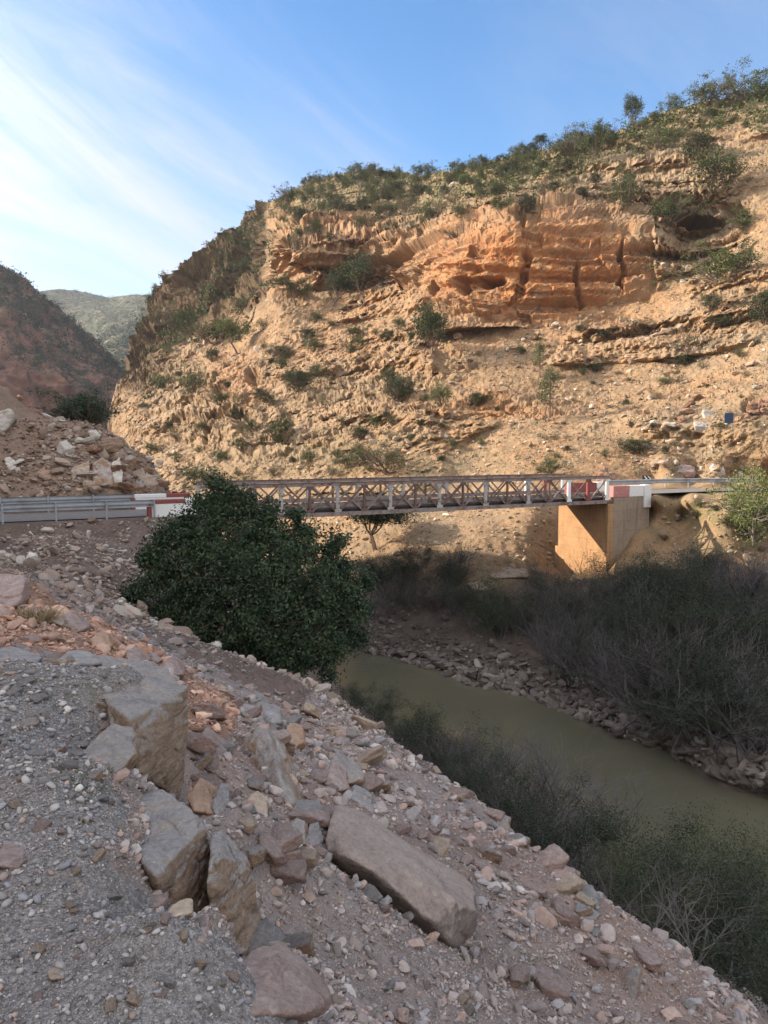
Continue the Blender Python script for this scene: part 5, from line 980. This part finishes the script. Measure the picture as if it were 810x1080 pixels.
fill(80, lambda: random.uniform(150, 420), lambda px: random.uniform(max(rdg(px) + 60, 330), 505), ['bush', 'bush', 'dry'], (8, 20), dict(bush='small green shrub on the sunlit left slope', dry='small dry shrub on the sunlit left slope'), 'plants of the sunlit left slope', 10)
fill(62, lambda: random.uniform(420, 805), lambda px: random.uniform(352, 500), ['bush', 'bush', 'dry'], (5, 12), dict(bush='tiny green shrub on the sunlit slope above the road', dry='tiny dry shrub on the sunlit slope above the road'), 'plants of the sunlit slope above the road', 12)
fill(10, lambda: random.uniform(700, 805), lambda px: random.uniform(528, 585), ['dry', 'bush'], (8, 16), dict(bush='low green shrub on the sunlit bank below the right road', dry='low dry shrub on the sunlit bank below the right road'), 'plants of the bank below the right road', 12)
# scrub on the flank and far slopes: reads as one mass
def scrub(name, Pts, size, mat, per=22):
    C = (Pts[:, None] + rng.normal(0, .5, (len(Pts), per, 3)) * (size[:, None, None] * np.array([.62, .62, .5]))); C[..., 2] += size[:, None] * .38
    lv, lf = leaves(C.reshape(-1, 3), np.repeat(size * .26, per), .7); return tag(mesh_np(name, lv, lf, mat), kind='stuff')
def gsample(G4, n, fy):
    c, r, b, G = G4; u = rng.random(n); v = fy(rng.random(n)); return G[(v * (G.shape[0] - 1)).astype(int), (u * (G.shape[1] - 1)).astype(int)]
n = 2700; px = rng.uniform(120, 292, n); py = np.array([rdg(x) for x in px]) + rng.random(n) ** 1.2 * 100 + 1
P = mnt(px, py); k = (vnoise(P / 9, 3) > -.12) & ~((px < 155) & (py > 375)); scrub('flank_scrub', P[k], rng.uniform(.7, 1.9, k.sum()), 'leaf_juniper', 26)
n = 1000; px = rng.uniform(290, 820, n); py = np.array([rdg(x) for x in px]) + np.abs(rng.normal(0, 22, n)) + 1; P = mnt(px, py); scrub('crest_scrub', P, rng.uniform(.7, 1.9, n), 'leaf_juniper', 18)
n = 6000; px = rng.uniform(130, 812, n); py = np.interp(px, *RIDGE) + (505 - np.interp(px, *RIDGE)) * rng.uniform(.15, 1, n); P = mnt(px, py); scrub('dry_tufts', P, psize(n, .2, .85, 1.8), 'leaf_tuft', 10)
scrub('canyon_scrub', gsample(LW, 3200, lambda v: .25 + .75 * v ** .4), rng.uniform(2., 5., 3200), 'leaf_far', 14)
scrub('far_forest', gsample(FH, 9000, lambda v: .3 + .7 * v), rng.uniform(3., 6., 9000), 'leaf_far', 9)

# big evergreen bush
def big_bush():
    base = at(285, 712, 20.5); o = empty('evergreen_bush', base); tag(o, 'big dense dark evergreen bush covering the left end of the bridge', 'bush')
    lob = [(200, 600, 20.6, 1.0), (175, 622, 20.4, .7), (238, 580, 20.6, .95), (262, 608, 20., 1.15), (310, 608, 20.2, 1.1), (345, 622, 20.6, .85), (365, 645, 20.6, .65), (290, 655, 19.6, 1.15), (330, 672, 19.8, .9), (235, 648, 19.9, .95), (195, 642, 20.3, .7), (345, 690, 19.8, .55), (285, 578, 20.9, .7), (305, 690, 19.5, .6), (372, 618, 20.9, .45), (165, 600, 20.6, .42),
           (222, 540, 21., .42), (205, 560, 21., .45), (232, 528, 21.2, .28), (248, 555, 21., .5), (190, 570, 21., .35), (222, 524, 21.3, .2), (160, 582, 20.8, .3), (268, 552, 21.2, .42), (292, 556, 21.3, .4), (318, 562, 21.3, .42), (345, 580, 21.2, .4), (366, 595, 21.2, .3), (150, 618, 20.5, .35), (380, 668, 20.9, .35), (178, 548, 21., .2), (260, 536, 21.2, .22), (330, 550, 21.3, .2), (385, 640, 21., .25)]
    lob = [(270 + (px - 270) * .95, py + 4 + 5 * (py < 570), Y, r * (.93 if r > .5 else .85)) for px, py, Y, r in lob]
    lob += [(212, 532, 21.2, .16), (243, 522, 21.3, .14), (228, 511, 21.3, .12), (172, 566, 20.9, .2), (155, 590, 20.7, .16), (285, 541, 21.3, .15), (312, 548, 21.3, .16), (356, 574, 21.2, .2), (384, 615, 21., .2), (198, 548, 21.1, .16), (262, 528, 21.3, .13), (140, 628, 20.5, .2)]
    segs = []; C = []
    for px, py, Y, r in lob:
        c = at(px, py, Y) - base; a = np.array([random.gauss(0, .15), random.gauss(0, .15), 0]); m = (a + c) * .5 + np.array([0, 0, -.2]); segs += [(a, m, .085, .06), (m, c, .06, .03)]
        nc = int(60 * r * r) + 9; d = rng.normal(size=(nc, 3)); d /= np.linalg.norm(d, axis=1)[:, None]; rad = r * (.45 + .78 * rng.random(nc) ** .8); cc = c + d * rad[:, None]
        for q in cc[:: 3]: segs.append((c + (q - c) * .2, q, .02, .007))
        for q in cc[1:: 5]: e = q + (q - c) / np.linalg.norm(q - c) * random.uniform(.15, .4); segs.append((q, e, .007, .003))
        pts = cc[:, None] + rng.normal(0, 1, (nc, 62, 3)) * rng.uniform(.06, .21, (nc, 1, 1)); C.append(pts.reshape(-1, 3))
    C = np.concatenate(C); C = C[C[:, 2] > .15 - .25 * np.abs(C[:, 0])]
    lv, lf = leaves(C, .11, .5, .2); mesh_np('crown', lv, lf, 'leaf_evergreen', o); sv, sf = tubes(segs, 5); mesh_np('stems', sv, sf, 'bark', o)
big_bush()
# bare twiggy shrubs and leafy river shrubs
def bare_proto(seed, h, mat, depth=3, stems=11, leafm=None, nleaf=0, lsz=.07, rad=.012):
    r = random.Random(seed); segs = []; tips = []; o = empty('bare_shrub' if not leafm else 'river_shrub')
    for k in range(stems):
        a = r.random() * 6.28; grow((r.gauss(0, .12) * h, r.gauss(0, .12) * h, -.1), (math.cos(a) * .6, math.sin(a) * .6, .9), h * r.uniform(.4, .6), h * rad, depth, segs, .45, tips, .16, (2, 3), .07, r)
    sv, sf = tubes(segs, 3); ch = [mesh_np('branches', sv, sf, mat, o)]
    if leafm:
        t = np.array(tips); C = t[rng.integers(0, len(t), nleaf)] + rng.normal(0, .05 * h, (nleaf, 3)); C = C[C[:, 2] > 0]; lv, lf = leaves(C, lsz, .4); ch.append(mesh_np('leaves', lv, lf, leafm, o))
    KIDS[o.name] = ch; o['h'] = h; return o
BARE = [bare_proto(60 + k, 2.6, m, 3 if k < 2 else 2, 8 if k < 2 else 14, rad=.012 if k < 2 else .015) for k, m in enumerate(['twig', 'twig', 'twig_pale', 'twig'])]
LEAFY = [bare_proto(70 + k, 2.6, 'twig', 2, 9, lm, 11000, .06) for k, lm in enumerate(['leaf_shade', 'leaf_dim', 'leaf_shade'])]
OLIV = [bare_proto(80 + k, 2.6, 'twig_pale', 3, 7, 'leaf_olive', 14000, .055) for k in range(2)]
def ground_pt(px, Y): 
    u = (px - 405) / FOC; x = u * Y * 1.02; return np.array([x, Y, float(ground_h(np.array([x]), np.array([Y]))[0])])
def shrub_at(pool, P, h, label, group, wide=1.):
    pr = random.choice(pool); o = pr if pr.name not in used else dup(pr); used.add(pr.name); s = h / pr['h'] * 1.05
    o.location = V(P); o.scale = (s * wide, s * wide, s); o.rotation_euler[2] = random.random() * 6.28; tag(o, label, 'shrub', group); return o
FB = [(385, 585), (440, 572), (520, 590), (548, 600), (590, 612), (660, 612), (720, 598), (812, 592), (815, 800), (760, 780), (690, 760), (610, 715), (560, 672), (480, 640), (440, 628), (385, 640)]
cnt = 0; pl_ = []
while cnt < 96:
    px = random.uniform(385, 822); py = random.uniform(570, 800)
    if not inpoly(np.array([px]), np.array([py]), FB)[0] or (480 < px < 560 and 598 < py < 640): continue
    if any((px - a) ** 2 + (py - b) ** 2 < 13 ** 2 for a, b in pl_): continue
    pl_.append((px, py)); P = mnt(px, py + 14); gsel = random.random() < (.46 if px > 560 else .34)
    hh = random.uniform(1.5, 3.0) * (1.15 if px > 600 and py > 640 else .9)
    if py < 612: hh = min(hh, 1.7)
    shrub_at(LEAFY if gsel else BARE, P, hh, 'dark green shrub in the thicket on the far bank' if gsel else 'leafless grey-brown shrub in the thicket on the far bank', 'green shrubs of the far bank thicket' if gsel else 'leafless shrubs of the far bank thicket', 1.25); cnt += 1
for px, Y, h, pool, w in [(395, 25.5, 1.6, LEAFY, 1.3), (378, 27, 1.7, LEAFY, 1.2), (420, 23.5, 1.5, LEAFY, 1.3), (440, 21.5, 1.8, LEAFY, 1.2), (455, 20, 1.9, BARE, 1.3), (475, 19.5, 2.1, LEAFY, 1.2), (500, 18.5, 2.2, BARE, 1.4), (520, 18, 2.3, BARE, 1.4), (490, 16.6, 1.5, LEAFY, 1.2), (545, 17, 2.5, BARE, 1.4), (570, 16.4, 2.6, BARE, 1.4), (530, 15, 1.8, LEAFY, 1.2), (600, 16, 2.7, BARE, 1.4), (630, 15.5, 2.7, BARE, 1.4), (565, 14, 1.9, BARE, 1.3), (600, 13.2, 2.0, LEAFY, 1.3), (655, 15, 2.6, BARE, 1.3), (640, 12.6, 2.1, BARE, 1.4), (680, 14, 2.3, LEAFY, 1.3), (460, 17.8, 1.2, BARE, 1.3), (610, 11.6, 1.3, BARE, 1.3)]:
    gl = pool is LEAFY; shrub_at(pool, ground_pt(px, Y), h * (.72 if 445 < px < 640 else .66), 'dark green shrub among bare twigs below the scree' if gl else 'leafless grey twiggy shrub between the scree and river', 'green shrubs of the near bank' if gl else 'leafless shrubs of the near bank', w)
for px, Y, h, lab in [(690, 11., 2.3, 'olive-green shrub left of the tall pale-stemmed shrub in lower right corner'), (740, 11.5, 3.4, 'tall olive shrub with pale bare stems rising over the river at lower right'), (790, 10.6, 3.0, 'leafy olive shrub at the right edge above the bottom corner'), (765, 8.8, 2.0, 'dark leafy shrub at the bottom right corner above bare roots'), (825, 9.2, 2.6, 'olive shrub cut by the lower right edge'), (720, 9.2, 1.5, 'low olive shrub at the rim of the scree in lower right'), (655, 10.4, 1.5, 'small olive shrub by the scree rim beyond the whitish oval stone'), (800, 7.6, 1.7, 'nearest leafy shrub in the bottom right corner'), (705, 10.2, 2.1, 'dark green shrub between the scree rim and the tall olive shrub'), (755, 10.0, 2.4, 'dense dark green shrub behind the bare roots in lower right'), (780, 12.5, 2.6, 'dark green shrub at the water line near the right edge'), (668, 12.2, 1.9, 'dark green shrub under the far end of the scree rim by the river')]:
    shrub_at(OLIV if 'olive' in lab else LEAFY, ground_pt(px, Y), h * (.62 if 'olive' in lab else .72), lab, None, 1.3)
for px, Y, h, lab in [(700, 7.6, 1.2, 'tangle of bare pale branches at the scree rim in lower right'), (745, 6.9, 1.1, 'tangle of bare curved branches in the bottom right corner'), (640, 8.6, 1.0, 'small tangle of dry bare branches beyond the hollowed grey boulder')]:
    P = ground_pt(px, Y); r = random.Random(int(px)); segs = []
    for k in range(9):
        a = r.random() * 6.28; grow((0, 0, -.05), (math.cos(a), math.sin(a), .55), h * .55, .011, 2, segs, .8, None, .42, (1, 2), .02, r)
    sv, sf = tubes(segs, 4); tag(mesh_np('dead_branches', sv, sf, 'twig_pale', loc=P), lab, 'branches')
# grass, straw and weeds
def tufts(name, P, h, mat, per=10, lean=.35):
    n = len(P); N = n * per; B = np.repeat(P, per, 0) + np.concatenate([rng.normal(0, 1, (N, 2)) * np.repeat(h, per)[:, None] * .25, np.zeros((N, 1))], 1); T = B + np.concatenate([rng.normal(0, lean, (N, 2)), rng.uniform(.5, 1.1, (N, 1))], 1) * np.repeat(h, per)[:, None]
    sd = rng.normal(0, 1, (N, 3)); sd[:, 2] = 0; sd /= np.linalg.norm(sd, axis=1)[:, None]; w = np.repeat(h, per)[:, None] * .05
    M = (B + T) / 2 + np.array([0, 0, .06]) * np.repeat(h, per)[:, None]
    Vs = np.stack([B - sd * w, B + sd * w, M + sd * w * .7, T, M - sd * w * .7], 1).reshape(-1, 3); return tag(mesh_np(name, Vs, np.arange(N * 5).reshape(N, 5), mat), kind='stuff')
P, r = polar(14000, 2., 7.); px, py = proj(P); w = blob(px, py, 100, 828, 32, 14) + .8 * blob(px, py, 85, 815, 50, 10) + .8 * blob(px, py, 60, 722, 50, 12) + .3 * blob(px, py, 40, 770, 40, 20) + .35 * blob(px, py, 290, 960, 40, 20)
k = rng.random(len(P)) < w * .55; tufts('weeds', P[k], rng.uniform(.012, .035, k.sum()), 'leaf_grass', 7, .8)
P, r = polar(5000, 4., 24.); px, py = proj(P); w = .9 * blob(px, py, 395, 772, 40, 14) + .5 * blob(px, py, 560, 1010, 50, 30) + .4 * blob(px, py, 130, 680, 40, 8) + .35 * (r > 13)
k = (rng.random(len(P)) < w * .6) & (P[:, 2] < -2.2); tufts('grass', P[k], rng.uniform(.03, .07, k.sum()), 'leaf_grass', 9, .5)
pp = at(40, 668, 8.3); pp = np.array([pp[0], pp[1], float(ground_h(pp[:1], pp[1:2])[0])]); q = tufts('straw_tuft', pp + rng.normal(0, .07, (12, 3)) * np.array([1, 1, 0]), np.full(12, .20), 'leaf_straw', 16, .55); del q['kind']; tag(q, 'tuft of straw-coloured dry grass on the reddish bank', 'grass tuft')
pp = ground_pt(468, 20.5); q = tufts('straw_tuft', pp + rng.normal(0, .2, (16, 3)) * np.array([1, 1, 0]), np.full(16, .9), 'leaf_straw', 14, .35); del q['kind']; tag(q, 'clump of pale dry reeds among the shrubs by the river', 'reeds')
# broken ledge and log on the far bank
boulder('pale flat concrete slab stranded on the far bank below the bridge', [(492, 615, 44.5), (510, 611, 45.3), (523, 617, 45.), (520, 623, 44.2), (500, 622, 44.)], 'rock_tan', 5, 30., .03, back=1., name='broken_slab', cat='slab')
boulder('low mud wall remnant on the far bank left of the abutment', [(517, 604, 46.5), (530, 598, 47.2), (556, 600, 47.), (557, 608, 46.2), (520, 610, 46.)], 'rock_tan', 5, 20., .05, back=1., name='wall_remnant', cat='wall')
for pr in [p for v in PT.values() for p in v] + BARE + LEAFY + OLIV:      # kinds that were never planted
    if pr.name not in used:
        for ch in KIDS[pr.name]: D.objects.remove(ch)
        D.objects.remove(pr)
